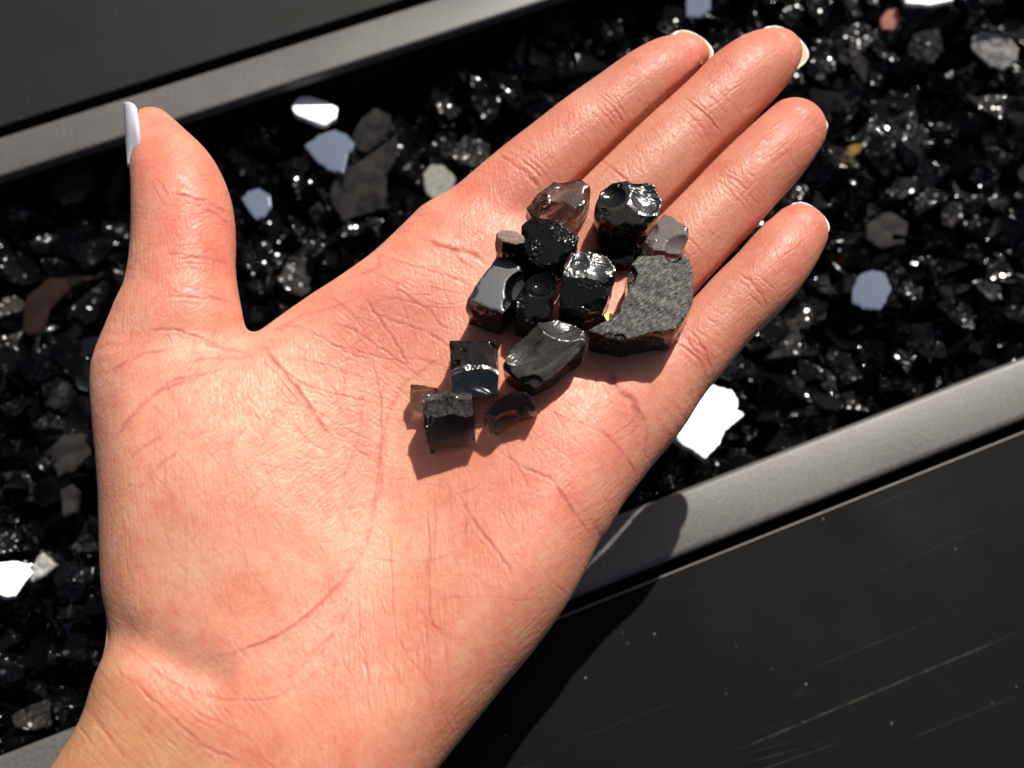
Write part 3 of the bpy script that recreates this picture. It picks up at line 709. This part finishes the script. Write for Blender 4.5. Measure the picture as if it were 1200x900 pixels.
# ------------------------------------------------------------------ stones in the hand
def smooth_noise(P, seed, freq):
    """cheap smooth 3-D noise: a sum of sines in random directions"""
    r = np.random.default_rng(seed); o = 0
    for k in range(10):
        d = r.normal(size=3); d /= np.linalg.norm(d); fq = freq * r.uniform(.6, 1.9)
        o = o + np.sin((P @ d) * fq + r.uniform(0, 6.28)) / 10 ** .5
    return o
def stone(name, top, zt, zb, mats, bites=(), tilt=(0, 0), taper=0.0, rough=.00008, h=.00021, shift=(0, 0), chips=5, seed=1, toprough=0.0, bevel=.0003, matfn=None, bitemat=None):
    """a glass chunk: the traced top outline carried down to the palm, its faces tilted, bitten and chipped.
    top: outline of the upper face in pixels; zt/zb heights of top and bottom; bites: (px,py,dz mm,radius mm) scoops"""
    tp = np.array([at(np.array(float(a)), np.array(float(b)), zt)[:2] for a, b in top])
    c = tp.mean(0); tp = tp - c
    r = np.random.default_rng(seed)
    lo_ = tp.min(0) - .0025 + np.minimum(0, np.array(shift) * .001); hi_ = tp.max(0) + .0025 + np.maximum(0, np.array(shift) * .001)
    hh = zt - zb
    xs = np.arange(lo_[0], hi_[0], h); ys = np.arange(lo_[1], hi_[1], h)
    zm = abs(tilt[0]) * .5 * (hi_[0] - lo_[0]) + abs(tilt[1]) * .5 * (hi_[1] - lo_[1])
    zs = np.arange(-.0012, hh + zm + .0012, h)
    X3, Y3, Z3 = np.meshgrid(xs, ys, zs, indexing='ij')
    P3 = np.stack([X3, Y3, Z3], -1)
    dn = (hh - Z3) / hh
    sx = X3 - shift[0] * .001 * dn; sy = Y3 - shift[1] * .001 * dn
    sc = 1 - taper * dn
    # flat xy distance sampled once on a fine grid, then looked up per layer
    gx_ = np.arange(lo_[0] - .004, hi_[0] + .004, .0002); gy_ = np.arange(lo_[1] - .004, hi_[1] + .004, .0002)
    GX, GY = np.meshgrid(gx_, gy_, indexing='ij'); sd = poly_sd(GX, GY, tp)
    fi = (sx / sc - gx_[0]) / .0002; fj = (sy / sc - gy_[0]) / .0002
    i0 = np.clip(fi.astype(int), 0, len(gx_) - 2); j0 = np.clip(fj.astype(int), 0, len(gy_) - 2)
    a_ = np.clip(fi - i0, 0, 1); b_ = np.clip(fj - j0, 0, 1)
    side = (sd[i0, j0] * (1 - a_) * (1 - b_) + sd[i0 + 1, j0] * a_ * (1 - b_) + sd[i0, j0 + 1] * (1 - a_) * b_ + sd[i0 + 1, j0 + 1] * a_ * b_)
    side = side + .00013 * smooth_noise(P3, seed + 5, 900)
    topd = Z3 - hh - tilt[0] * X3 - tilt[1] * Y3
    if toprough: topd = topd + toprough * smooth_noise(P3, seed + 9, 2600) + toprough * 1.2 * smooth_noise(P3, seed + 10, 900)
    nz_ = math.sqrt(1 + tilt[0] ** 2 + tilt[1] ** 2)
    fd = np.maximum(np.maximum(side, topd / nz_), -Z3)
    for bx, by, dz, rr in bites:
        pc = at(np.array(float(bx)), np.array(float(by)), zt)[:2] - c
        dd = np.sqrt((X3 - pc[0]) ** 2 + (Y3 - pc[1]) ** 2 + (Z3 - hh - dz * .001) ** 2)
        ripple = .00006 * np.sin(dd * 5200 + 3 * smooth_noise(P3, seed + 2, 300)) + .00016 * smooth_noise(P3, seed + 3, 520)
        dir_ = smooth_noise(P3, seed + 4, 200) * .0002
        fd = np.maximum(fd, -(dd - rr * .001) + dir_ + ripple)
    # small edge chips
    for k in range(chips):
        i = r.integers(len(tp)); t = r.uniform(); e = tp[i] * (1 - t) + tp[(i + 1) % len(tp)] * t
        rr = r.uniform(.0009, .0024)
        cz = hh + tilt[0] * e[0] + tilt[1] * e[1] + r.uniform(.3, .75) * rr
        ex = e * (1 + r.uniform(.0, .8) * rr / (np.linalg.norm(e) + 1e-6))
        dd = np.sqrt((X3 - ex[0]) ** 2 + (Y3 - ex[1]) ** 2 + (Z3 - cz) ** 2)
        fd = np.maximum(fd, rr - dd)
    Vs, Qs = surface_nets(fd.astype(np.float32), np.array([xs[0], ys[0], zs[0]]), h)
    o = newmesh(name, Vs, Qs, mats, True)
    o.location = (c[0], c[1], zb)
    m = o.data
    if matfn:
        cc = np.zeros(len(m.polygons) * 3); m.polygons.foreach_get('center', cc); cc = cc.reshape(-1, 3)
        nn = np.zeros(len(m.polygons) * 3); m.polygons.foreach_get('normal', nn); nn = nn.reshape(-1, 3)
        mi = matfn(cc, nn, hh); m.polygons.foreach_set('material_index', mi.astype(np.int32))
    if bitemat:
        cc = np.zeros(len(m.polygons) * 3); m.polygons.foreach_get('center', cc); cc = cc.reshape(-1, 3)
        mi = np.zeros(len(m.polygons), np.int32); m.polygons.foreach_get('material_index', mi)
        for k, v in bitemat.items():
            bx, by, dz, rr = bites[k]; pc = at(np.array(float(bx)), np.array(float(by)), zt)[:2] - c
            dd = np.sqrt((cc[:, 0] - pc[0]) ** 2 + (cc[:, 1] - pc[1]) ** 2 + (cc[:, 2] - hh - dz * .001) ** 2)
            mi[np.abs(dd - rr * .001) < .0006] = v
        m.polygons.foreach_set('material_index', mi)
    try:
        m.set_sharp_from_angle(angle=math.radians(27))
    except Exception: pass
    return o
GS = "black glass stones heaped in the palm"
def zz(px_, py_): return on_hand(px_, py_)
def mk(label, top, hgt, mats, base=None, lift=0.0, **kw):
    cx = sum(p[0] for p in top) / len(top); cy = sum(p[1] for p in top) / len(top)
    if base is None: base = (cx, cy + 14)
    zb = zz(*base) - .0006 + lift * .001
    o = stone("glass_stone", top, zb + hgt * .001, zb, mats, **kw)
    tag(o, label, "glass stone", GS)
    return o
topface = lambda cc, nn, hh: np.where((nn[:, 2] > .75) & (cc[:, 2] > hh * .5), 1, 0)
# large ground piece
mk("largest black chunk with rough grey scratched top, at the little finger's base",
   [(736,314),(748,303),(770,301),(806,301),(814,322),(812,352),(803,370),(791,384),(760,389),(732,396),(712,392),(689,387),(700,380),(718,372),(727,358),(735,346)], 10.5, [G_BLACK, G_ROUGH],
   base=(760,410), tilt=(-.04,.10), taper=-.02, shift=(.3,-.2), chips=7, seed=11, toprough=.00005, matfn=topface)
# square cube
mk("square smooth-topped black glass cube in the middle of the palm",
   [(527,399),(555,397),(583,399),(584,428),(583,458),(555,461),(528,457)], 9.0, [G_DIM, G_SILVER], tilt=(.0,-.10), chips=9, bitemat={0: 1}, seed=12, bites=[(556,470,5.5,8.2)], taper=.02)
# ridged block
mk("square smoky block with sparkling ridged upper edge, nearest the wrist",
   [(493,461),(510,459),(534,458),(553,460),(555,490),(556,512),(530,514),(499,515),(495,490)], 9.0, [G_DIM, G_FROSTY], tilt=(0,.22), matfn=lambda cc, nn, hh: np.where((cc[:, 1] > .0002 + .0003 * np.sin(cc[:, 0] * 1100 + 1)) & (nn[:, 2] > .35), 1, 0), chips=12, seed=13, bites=[(524,516,9,12.3),(508,460,3.0,3.6),(541,459,3.0,3.5)], shift=(.2,-.3))
mk("small dark brown chip half hidden beside the ridged smoky block",
   [(481,450),(497,451),(514,455),(512,466),(495,478),(484,476),(479,466)], 5.0, [G_SMOKY], tilt=(.05,.1), chips=4, seed=14)
mk("small curved smoky chunk next to the square cube, below the long faceted stone",
   [(567,484),(580,472),(592,463),(613,457),(622,466),(629,480),(612,485),(597,492),(583,502),(573,496)], 6.5, [G_DIM], tilt=(.12,.12), chips=6, seed=15, bites=[(600,508,1.0,4.4)], taper=-.05)
# long faceted
mk("long grey-brown faceted stone lying diagonally beside the largest rough-topped chunk",
   [(589,426),(597,408),(612,394),(632,380),(652,371),(674,377),(688,390),(687,403),(668,420),(645,440),(626,449),(606,441)], 9.5, [G_BLACK, G_HAZE], tilt=(-.08,.22), chips=10, seed=16, matfn=topface, bites=[(668,372,7.5,9.0),(600,400,9.0,10.2)], taper=.04)
# slanted mirror faced stone
mk("black stone with a flat face, its reflection painted even grey, nearest the index finger's crease",
   [(545,352),(562,326),(583,300),(600,303),(612,312),(616,330),(600,353),(588,369),(567,361)], 11.0, [G_BLACK, G_FLAT], tilt=(-.02,-.06), chips=8, matfn=topface, seed=17, bites=[(620,340,1.5,4.6)], taper=.06, shift=(-.3,-.3))
mk("upright black stone with a small dull pinkish brown top facet",
   [(581,274),(588,270),(604,271),(614,277),(616,284),(604,286),(588,283)], 15.0, [G_BLACK, G_BROWN], base=(598,316), tilt=(0,.12), chips=0, seed=18, taper=-.25, shift=(.3,-1.6), matfn=topface)
mk("dark stone with a clear glassy crown, topmost of the heap beside the index finger",
   [(617,244),(630,226),(648,212),(664,208),(684,208),(693,216),(692,230),(684,243),(676,252),(655,252),(635,254),(622,252)], 8.5, [G_SMOKY, G_CLEAR], base=(655,260), tilt=(-.08,-.08), chips=9, bitemat={1: 1}, seed=19, bites=[(652,268,7.5,9.5),(682,238,4.5,4.2)])
mk("jet black lump with a glittering broken corner under the clear crowned stone",
   [(611,262),(622,254),(648,256),(668,266),(678,276),(674,290),(664,302),(650,312),(628,311),(612,298)], 10.0, [G_BLACK, G_GLIT], base=(645,300), tilt=(.10,-.05), chips=9, bitemat={0: 1}, seed=20, bites=[(668,262,4.0,5.2)])
mk("small jet black cube wedged in the centre of the heap",
   [(622,322),(640,316),(652,320),(650,345),(642,372),(622,378),(603,372),(606,345)], 9.0, [G_BLACK], base=(628,365), tilt=(-.05,.05), chips=9, seed=21, bites=[(632,332,3.0,3.8)])
mk("shiny black cube with bright wavy reflections on its bulging top, centre of the heap",
   [(670,293),(690,293),(711,299),(722,314),(719,336),(708,358),(684,364),(657,360),(657,336),(662,312)], 11.5, [G_BLACK, G_SILVER], base=(688,356), tilt=(.02,.08), chips=9, bitemat={0: 1, 1: 1}, seed=22, bites=[(676,296,7.2,8.2),(702,306,5.4,6.0)], taper=.03)
mk("rounded dark stone with a silvery wrinkled patch, at the base of the middle finger",
   [(698,238),(703,222),(718,212),(736,210),(752,211),(768,216),(777,233),(773,250),(758,262),(742,268),(720,266),(702,256)], 12.5, [G_BLACK, G_SILVER, G_DIM], base=(738,276), tilt=(.02,-.10), chips=9, bitemat={0: 1, 1: 2}, seed=23, bites=[(760,226,6.8,7.6),(712,222,6.0,7.0)], taper=.05)
mk("pale translucent grey stone leaning beside the rounded silvery stone on the ring finger",
   [(779,250),(792,254),(809,268),(808,278),(799,294),(782,296),(766,294),(755,282),(766,264)], 7.5, [G_MILKY], base=(786,290), tilt=(.05,-.12), chips=5, seed=24, bites=[(798,292,3.0,4.0)])
mk("flat dark stone mostly hidden between the silvery stone and the largest chunk",
   [(700,280),(716,274),(742,280),(756,292),(750,304),(734,310),(712,306),(702,294)], 5.5, [G_BLACK], base=(728,300), tilt=(0,.05), chips=6, seed=25, bites=[(720,288,3.2,4.2)])
zb = zz(706, 374) - .0004
o = stone("glass_chip", [(706,369),(713,364),(720,368),(719,374),(711,377)], zb + .003, zb, [M_GOLD], chips=2, seed=26); tag(o, "tiny gold-coloured glass chip touching the largest chunk's corner", "glass chip")

# ------------------------------------------------------------------ the fire trough: frame, panels, bed
def strip(name, line_a, line_b, z, thick, m, label, cat, ext=0.5, bev=.0012, kind=None):
    """bar of steel whose top face lies between two traced pixel lines"""
    def wl(l):
        p = at(np.array(float(l[0][0])), np.array(float(l[0][1])), z); q = at(np.array(float(l[1][0])), np.array(float(l[1][1])), z)
        d = (q - p) / np.linalg.norm(q - p); return p, d
    pa, da = wl(line_a); pb, db = wl(line_b)
    P0 = pa + DIR * ((0 - pa) @ DIR - ext); P1 = pa + DIR * ((0 - pa) @ DIR + ext)
    w_ = (pb - pa) @ NRM
    return P0, P1, w_
# one common direction for the whole trough, from the traced upper frame
_p = at(np.array(0.), np.array(208.), 0.); _q = at(np.array(640.), np.array(0.), 0.)
_r = at(np.array(700.), np.array(688.), 0.); _s = at(np.array(1200.), np.array(491.), 0.)
d1 = (_q - _p) / np.linalg.norm(_q - _p); d2_ = (_s - _r) / np.linalg.norm(_s - _r)
print("frame directions", math.degrees(math.atan2(d1[1], d1[0])), math.degrees(math.atan2(d2_[1], d2_[0])))
DIR = d1 + d2_; DIR[2] = 0; DIR /= np.linalg.norm(DIR); NRM = np.array([-DIR[1], DIR[0], 0])
def off(px_, py_, z=0.0): return float(at(np.array(float(px_)), np.array(float(py_)), z) @ NRM)
A_in, A_out = off(320, 103), off(320, 59); A_pan = off(320, 47, -.002)
B_in, B_out = off(1000, 495), off(1000, 570); B_pan = off(1000, 587, -.002)
print("offsets", A_in, A_out, A_pan, B_in, B_out, B_pan)
def bar(name, n0, n1, z0, z1, m, bev=.0015, e0=-.45, e1=.45, parent=None):
    import bmesh
    bm = bmesh.new()
    vs = []
    for zc_ in (z0, z1):
        for nn_, ee in ((n0, e0), (n0, e1), (n1, e1), (n1, e0)):
            p = NRM * nn_ + DIR * ee; vs.append(bm.verts.new((p[0], p[1], zc_)))
    for f_ in ((0, 1, 2, 3), (4, 5, 6, 7), (0, 1, 5, 4), (1, 2, 6, 5), (2, 3, 7, 6), (3, 0, 4, 7)): bm.faces.new([vs[i] for i in f_])
    bmesh.ops.recalc_face_normals(bm, faces=bm.faces)
    bmesh.ops.bevel(bm, geom=bm.edges[:], offset=bev, segments=3, affect='EDGES', profile=.6)
    me_ = bpy.data.meshes.new(name); bm.to_mesh(me_); bm.free(); me_.materials.append(m)
    me_.polygons.foreach_set('use_smooth', np.full(len(me_.polygons), True)); me_.set_sharp_from_angle(angle=math.radians(40))
    o = bpy.data.objects.new(name, me_); COL.objects.link(o)
    if parent: o.parent = parent
    return o
root = bpy.data.objects.new("fire_pit_frame", None); COL.objects.link(root)
tag(root, "grey powder-coated steel trough frame around the bed of black glass", "fire pit")
bar("rim", A_in, A_out, -.004, 0.0, M_FRAME, .0010, parent=root)
bar("rim", B_out, B_in, -.004, 0.0, M_FRAME, .0016, parent=root)
bar("trough_wall", A_in + .003, A_in + .005, -.07, -.0042, M_TROUGH, .0004, parent=root)
bar("trough_wall", B_in - .005, B_in - .003, -.07, -.0042, M_TROUGH, .0004, parent=root)
bar("trough_floor", B_in - .0028, A_in + .0028, -.07, -.068, M_TROUGH, .0004, parent=root)
o = bar("table_panel", A_pan, A_pan + .30, -.022, -.002, M_PANEL2, .0006); tag(o, "dusty worn charcoal table panel beyond the narrow rim", "table panel")
o = bar("table_panel", B_pan - .30, B_pan, -.022, -.002, M_PANEL, .0006); tag(o, "scratched smooth black table panel beside the wide rim near the wrist", "table panel")
bar("panel_lit_edge", B_pan - .0002, B_pan + .0004, -.0045, -.0016, M_FRAME, .0003, parent=o)  # added pale strip standing for light caught on the panel's bevel
g = bar("ground", -.9, .9, -.12, -.11, M_GROUND, .001, -.9, .9); tag(g, kind='structure')

# ------------------------------------------------------------------ bed of glass
def hull(pts):
    import bmesh
    bm = bmesh.new()
    for p in pts: bm.verts.new(p)
    r_ = bmesh.ops.convex_hull(bm, input=bm.verts[:])
    bmesh.ops.delete(bm, geom=[v for v in bm.verts if not v.link_faces], context='VERTS')
    bmesh.ops.triangulate(bm, faces=bm.faces[:]); bm.verts.index_update()
    Vh = np.array([v.co[:] for v in bm.verts]); Fh = np.array([[v.index for v in f_.verts] for f_ in bm.faces]); bm.free()
    return Vh, Fh
def chunk_mesh(seed, size=(.0048, .0040, .0036), h=.00036, m=G_BLACK):
    r = np.random.default_rng(seed)
    s = np.array(size) * r.uniform(.75, 1.25, 3)
    pl = []
    for ax in range(3):
        for sg in (-1, 1):
            nrm = np.zeros(3); nrm[ax] = sg; nrm += r.normal(size=3) * .22; nrm /= np.linalg.norm(nrm); pl.append((nrm, s[ax]))
    for _ in range(r.integers(2, 5)):
        nrm = r.normal(size=3); nrm /= np.linalg.norm(nrm); pl.append((nrm, np.linalg.norm(s * nrm) * r.uniform(.8, 1.0)))
    e = s.max() * 1.6
    a = np.arange(-e, e, h); X3, Y3, Z3 = np.meshgrid(a, a, a, indexing='ij'); P3 = np.stack([X3, Y3, Z3], -1)
    fd = np.full(X3.shape, -1.0)
    for nrm, d in pl: fd = np.maximum(fd, P3 @ nrm - d)
    for _ in range(r.integers(2, 5)):
        nrm = r.normal(size=3); nrm /= np.linalg.norm(nrm); R_ = r.uniform(.004, .011)
        c = nrm * (np.linalg.norm(s * nrm) * .72 + R_)
        dd = np.linalg.norm(P3 - c, axis=-1)
        fd = np.maximum(fd, R_ - dd + .00015 * smooth_noise(P3, seed + 3, 700) + .00007 * np.sin(dd * 4200))
    for _ in range(6):
        nrm = r.normal(size=3); nrm /= np.linalg.norm(nrm); R_ = r.uniform(.0008, .002)
        c = np.sign(nrm) * s * r.uniform(.75, 1.05, 3)
        fd = np.maximum(fd, R_ - np.linalg.norm(P3 - c, axis=-1))
    Vs, Qs = surface_nets(fd.astype(np.float32), np.array([a[0]] * 3), h)
    o = newmesh("glass_chunk", Vs, Qs, m, True); me_ = o.data; me_.set_sharp_from_angle(angle=math.radians(24))
    bpy.data.objects.remove(o); return me_
protos = [chunk_mesh(100 + i) for i in range(14)]
flat = [chunk_mesh(200 + i, (.0056, .0046, .0014)) for i in range(6)]
def with_mat(me_, m):
    c = me_.copy(); c.materials.clear(); c.materials.append(m); return c
BED = -.020
hpoly = [(60,900),(127,760),(117,500),(115,430),(150,330),(150,230),(160,160),(150,130),(190,130),(260,210),(278,340),(300,385),(470,270),(640,130),(800,40),(850,60),(900,35),(945,60),(900,130),(965,140),(960,190),(900,260),(968,250),(965,300),(800,500),(700,650),(530,900)]
hp = np.array(hpoly, float)
FEAT = [
 # pixel, size px, material, flat?, tilt, label
 ("white", [(343,127),(350,117),(362,113),(382,116),(395,122),(393,134),(380,144),(362,140),(348,136)], M_GLARE, "flat glass piece with glare painted white, nearest the upper rim, above the grey-blue flat piece"),
 ("blue", [(357,170),(375,157),(392,152),(405,157),(416,168),(408,182),(402,202),(385,198),(371,188)], M_MIRROR, "largest grey-blue mirror-like flat piece, below the bright white piece"),
 ("blue", [(283,232),(291,224),(303,220),(316,228),(318,242),(310,253),(301,257),(292,246)], M_MIRROR, "small grey-blue flat piece beside the thumb"),
 ("grey", [(411,160),(425,140),(442,131),(457,137),(458,150),(446,164),(430,176),(416,172)], M_GREY, "smoky grey rounded shard right of the largest grey-blue piece"),
 ("grey", [(388,222),(400,203),(425,192),(465,165),(466,185),(453,205),(452,240),(425,247),(402,255),(389,240)], M_GREY, "large streaky grey shard with a pointed tip between thumb and index finger"),
 ("pale", [(496,205),(506,195),(520,196),(534,208),(530,222),(512,237),(499,225)], M_PALE, "pale greenish speckled piece touching the index finger's side"),
 ("white", [(788,487),(808,466),(838,448),(858,455),(866,468),(864,478),(872,484),(862,493),(848,505),(842,520),(826,538),(808,528),(790,514)], M_GLARE, "large ragged flat piece with glare painted white, beside the little finger's base"),
 ("white", [(0,660),(14,656),(30,658),(36,668),(28,680),(18,698),(8,700),(-6,694),(-14,675)], M_GLARE, "rounded flat piece with glare painted white, in the dark bed below the thumb"),
 ("pale", [(30,680),(44,652),(50,648),(65,662),(52,674),(36,682)], M_BRIGHT, "pale grey triangular shard touching the white rounded piece"),
 ("blue", [(1000,336),(1008,320),(1020,316),(1036,322),(1043,342),(1031,364),(1012,361),(1000,352)], M_MIRROR, "hexagonal pale blue flat piece among black glass past the little fingertip"),
 ("grey", [(1103,245),(1112,238),(1124,240),(1127,255),(1115,266),(1104,260)], B_FROST, "small dull grey hexagonal piece in the outer bed"),
 ("pale", [(1140,44),(1150,35),(1170,37),(1190,60),(1190,72),(1178,80),(1160,72),(1141,54)], M_BRIGHT, "bright clear sparkling block in the outer bed near the photograph's corner"),
 ("pink", [(1032,22),(1040,12),(1050,12),(1055,24),(1046,34),(1034,32)], M_PINK, "small pink glass piece beyond the middle fingertip"),
 ("gold", [(993,172),(1000,170),(1011,171),(1006,179),(999,183)], M_GOLD, "small gold-coloured glass piece beyond the ring fingertip"),
 ("sliver", [(632,34),(645,24),(660,19),(675,23),(670,32),(650,37)], M_GREY, "thin grey sliver lying close to the upper rim"),
 ("blue", [(804,-6),(812,-10),(832,-8),(832,12),(820,20),(805,16)], M_MIRROR, "grey-blue piece just above the index fingertip"),
 ("brown", [(28,385),(34,350),(60,328),(115,322),(85,335),(58,362),(50,388),(35,392)], M_BROWN, "long dark brown curved shard to the side of the thumb's base"),
 ("grey", [(60,530),(75,512),(100,508),(105,530),(85,552),(68,558)], M_GREY, "boxy greyish translucent block beside the thumb's base"),
 ("mesh", [(16,838),(38,826),(56,820),(57,850),(40,856),(20,852)], B_FROST, "ridged grey chip near the bed's lower edge beside the wrist"),
 ("grey", [(72,575),(85,568),(92,578),(88,600),(72,606)], M_GREY, "small dark grey flat flake below the boxy translucent block"),
 ("grey", [(60,225),(80,205),(108,195),(110,215),(92,235),(72,240)], M_GREY, "dull grey angular flake close to the upper rim, beside the thumb"),
 ("pale", [(528,180),(545,160),(572,170),(574,190),(556,196),(538,190)], B_FROST, "sparkling crushed piece just above the pale speckled piece"),
 ("grey", [(1015,262),(1040,250),(1062,262),(1060,285),(1035,290),(1018,280)], M_GREY, "lumpy smoky grey piece beyond the little fingertip"),
 ("grey", [(1066,55),(1070,42),(1098,38),(1104,58),(1095,72),(1072,70)], B_FROST, "frosted square block next to the pink piece"),
 ("grey", [(1040,222),(1052,210),(1072,212),(1074,226),(1058,232),(1044,230)], B_FROST, "smoky oval piece above the lumpy grey piece"),
 ("pale", [(1140,330),(1150,327),(1172,336),(1174,350),(1162,352),(1148,340)], B_FROST, "thin pale chip lying past the hexagonal blue piece"),
 ("white", [(1058,-10),(1110,-12),(1116,0),(1090,5),(1064,2)], M_GLARE, "flat sliver with glare painted white, at the photograph's upper border"),
]
half = (SUN + Vector((CAM / np.linalg.norm(CAM)).tolist()))
fpos = []
import bmesh
def slab(name, poly, z, thick, m, nrm, jag=0.0, seed=0):
    """flat shard: traced outline with real thickness, tipped so that its face points along nrm"""
    P2 = np.array([at(np.array(float(a)), np.array(float(b)), z) for a, b in poly]); c = P2.mean(0)
    L_ = P2 - c
    r = np.random.default_rng(seed)
    pts = []
    for i in range(len(L_)):
        a, b = L_[i], L_[(i + 1) % len(L_)]
        for t in (0, .2, .4, .6, .8):
            p = a * (1 - t) + b * t; p[:2] *= 1 + r.normal() * jag; pts.append(p)
    bm = bmesh.new()
    q = Vector((0, 0, 1)).rotation_difference(Vector(nrm)).to_matrix()
    tp = [bm.verts.new(q @ Vector((p[0], p[1], 0))) for p in pts]
    bt = [bm.verts.new(q @ Vector((p[0] * 1.04, p[1] * 1.04, -thick * r.uniform(.8, 1.2)))) for p in pts]
    bm.faces.new(tp); bm.faces.new(bt[::-1])
    k = len(pts)
    for i in range(k): bm.faces.new((tp[(i + 1) % k], tp[i], bt[i], bt[(i + 1) % k]))
    bmesh.ops.recalc_face_normals(bm, faces=bm.faces)
    bmesh.ops.bevel(bm, geom=[e for e in bm.edges if all(v in tp for v in e.verts)], offset=.0003, segments=2, affect='EDGES')
    me_ = bpy.data.meshes.new(name); bm.to_mesh(me_); bm.free(); me_.materials.append(m)
    o = bpy.data.objects.new(name, me_); COL.objects.link(o); o.location = c.tolist()
    return o
for i, (kd, poly, m, lab) in enumerate(FEAT):
    c = at(np.array(float(np.mean([p[0] for p in poly]))), np.array(float(np.mean([p[1] for p in poly]))), BED + .006)
    view = Vector((CAM - c).tolist()).normalized()
    if kd == "white": nrm = (view + SUN).normalized()
    elif kd == "blue": nrm = (view + Vector((-.25, .62, 1.0)).normalized()).normalized()
    else: nrm = (view + Vector((random.uniform(-.5, .5), random.uniform(-.3, .5), 1)).normalized()).normalized()
    o = slab("glass_shard", poly, BED + {'white': .012, 'blue': .010}.get(kd, .006), .0019, m, nrm, .022, i)
    tag(o, lab, "glass shard"); fpos.append(c)
# individual chunks
mats_bed = [(B_BLACK, .42), (B_SPARK, .42), (B_CLEAR, .06), (G_DIM, .04), (B_FROST, .06)]
cache = {}
def bed_mesh(k, isflat, m):
    key = (k, isflat, m.name)
    if key not in cache: cache[key] = with_mat((flat if isflat else protos)[k], m)
    return cache[key]
cands = []
step = .0098
ia = np.arange(-.30, .30, step); ja = np.arange(B_in + .002, A_in - .001, step * .9)
for jx, b_ in enumerate(ja):
    for a_ in ia:
        e = a_ + (jx % 2) * step * .5 + rng.normal() * .0018; nn_ = b_ + rng.normal() * .0016
        nn_ = min(max(nn_, B_in + .004), A_in - .003)
        p = DIR * e + NRM * nn_; cands.append(np.array([p[0], p[1], BED + rng.normal() * .0022]))
cands = np.array(cands)
cpx, cpy = proj(cands)
vis = (cpx > -35) & (cpx < 1235) & (cpy > -35) & (cpy < 935)
hid = poly_sd(cpx, cpy, hp) < -16
near = np.array([min(np.hypot(c[0] - f_[0], c[1] - f_[1]) for f_ in fpos) < .0054 for c in cands])
show = np.nonzero(vis & ~hid & ~near)[0]
print("chunks in view", len(show), "hidden or outside", (~(vis & ~hid)).sum())
GB = "black glass chunks filling the trough"
for i in show[:300]:
    c = cands[i]
    m = rng.choice(5, p=[x[1] for x in mats_bed]); isflat = rng.uniform() < .25
    me_ = bed_mesh(int(rng.integers(6 if isflat else 14)), isflat, mats_bed[m][0])
    o = bpy.data.objects.new("glass_chunk", me_); COL.objects.link(o)
    o.location = c.tolist()
    if isflat: o.rotation_euler = (rng.normal() * .35, rng.normal() * .35, rng.uniform(0, 6.28))
    else: o.rotation_euler = rng.uniform(0, 6.28, 3).tolist()
    s_ = rng.uniform(.8, 1.25); o.scale = (s_, s_, s_)
    tag(o, "dark glossy broken glass chunk lying in the bed of black glass", "glass chunk", GB)
# everything beneath, between and beyond them: one mass of gravel
hulls = [hull(np.random.default_rng(k).normal(size=(14, 3)) * .35) for k in range(12)]
rest = list(cands[~(vis & ~hid)]) + list(cands[show[300:]])
VV, FF, off_ = [], [], 0
def addchip(c, s):
    global off_
    Vh, Fh = hulls[rng.integers(12)]
    q = np.array(Euler(rng.uniform(0, 6.28, 3).tolist()).to_matrix())
    VV.append((Vh * s) @ q.T + c); FF.append(Fh + off_); off_ += len(Vh)
for c in rest: addchip(c, rng.uniform(.009, .013))
for _ in range(5200):
    e = rng.uniform(-.34, .34); nn_ = rng.uniform(B_in + .001, A_in + .001)
    p = DIR * e + NRM * nn_
    addchip(np.array([p[0], p[1], BED - .006 + rng.normal() * .003]), rng.uniform(.004, .010))
o = newmesh("glass_gravel", np.concatenate(VV), np.concatenate(FF), B_BLACK, False); tag(o, "mass of small black glass chips under the larger chunks", "glass gravel", kind='stuff')
base_ = bar("glass_bed_floor", B_in - .0026, A_in + .0026, -.0678, BED - .009, M_TROUGH, .0004); tag(base_, kind='structure')
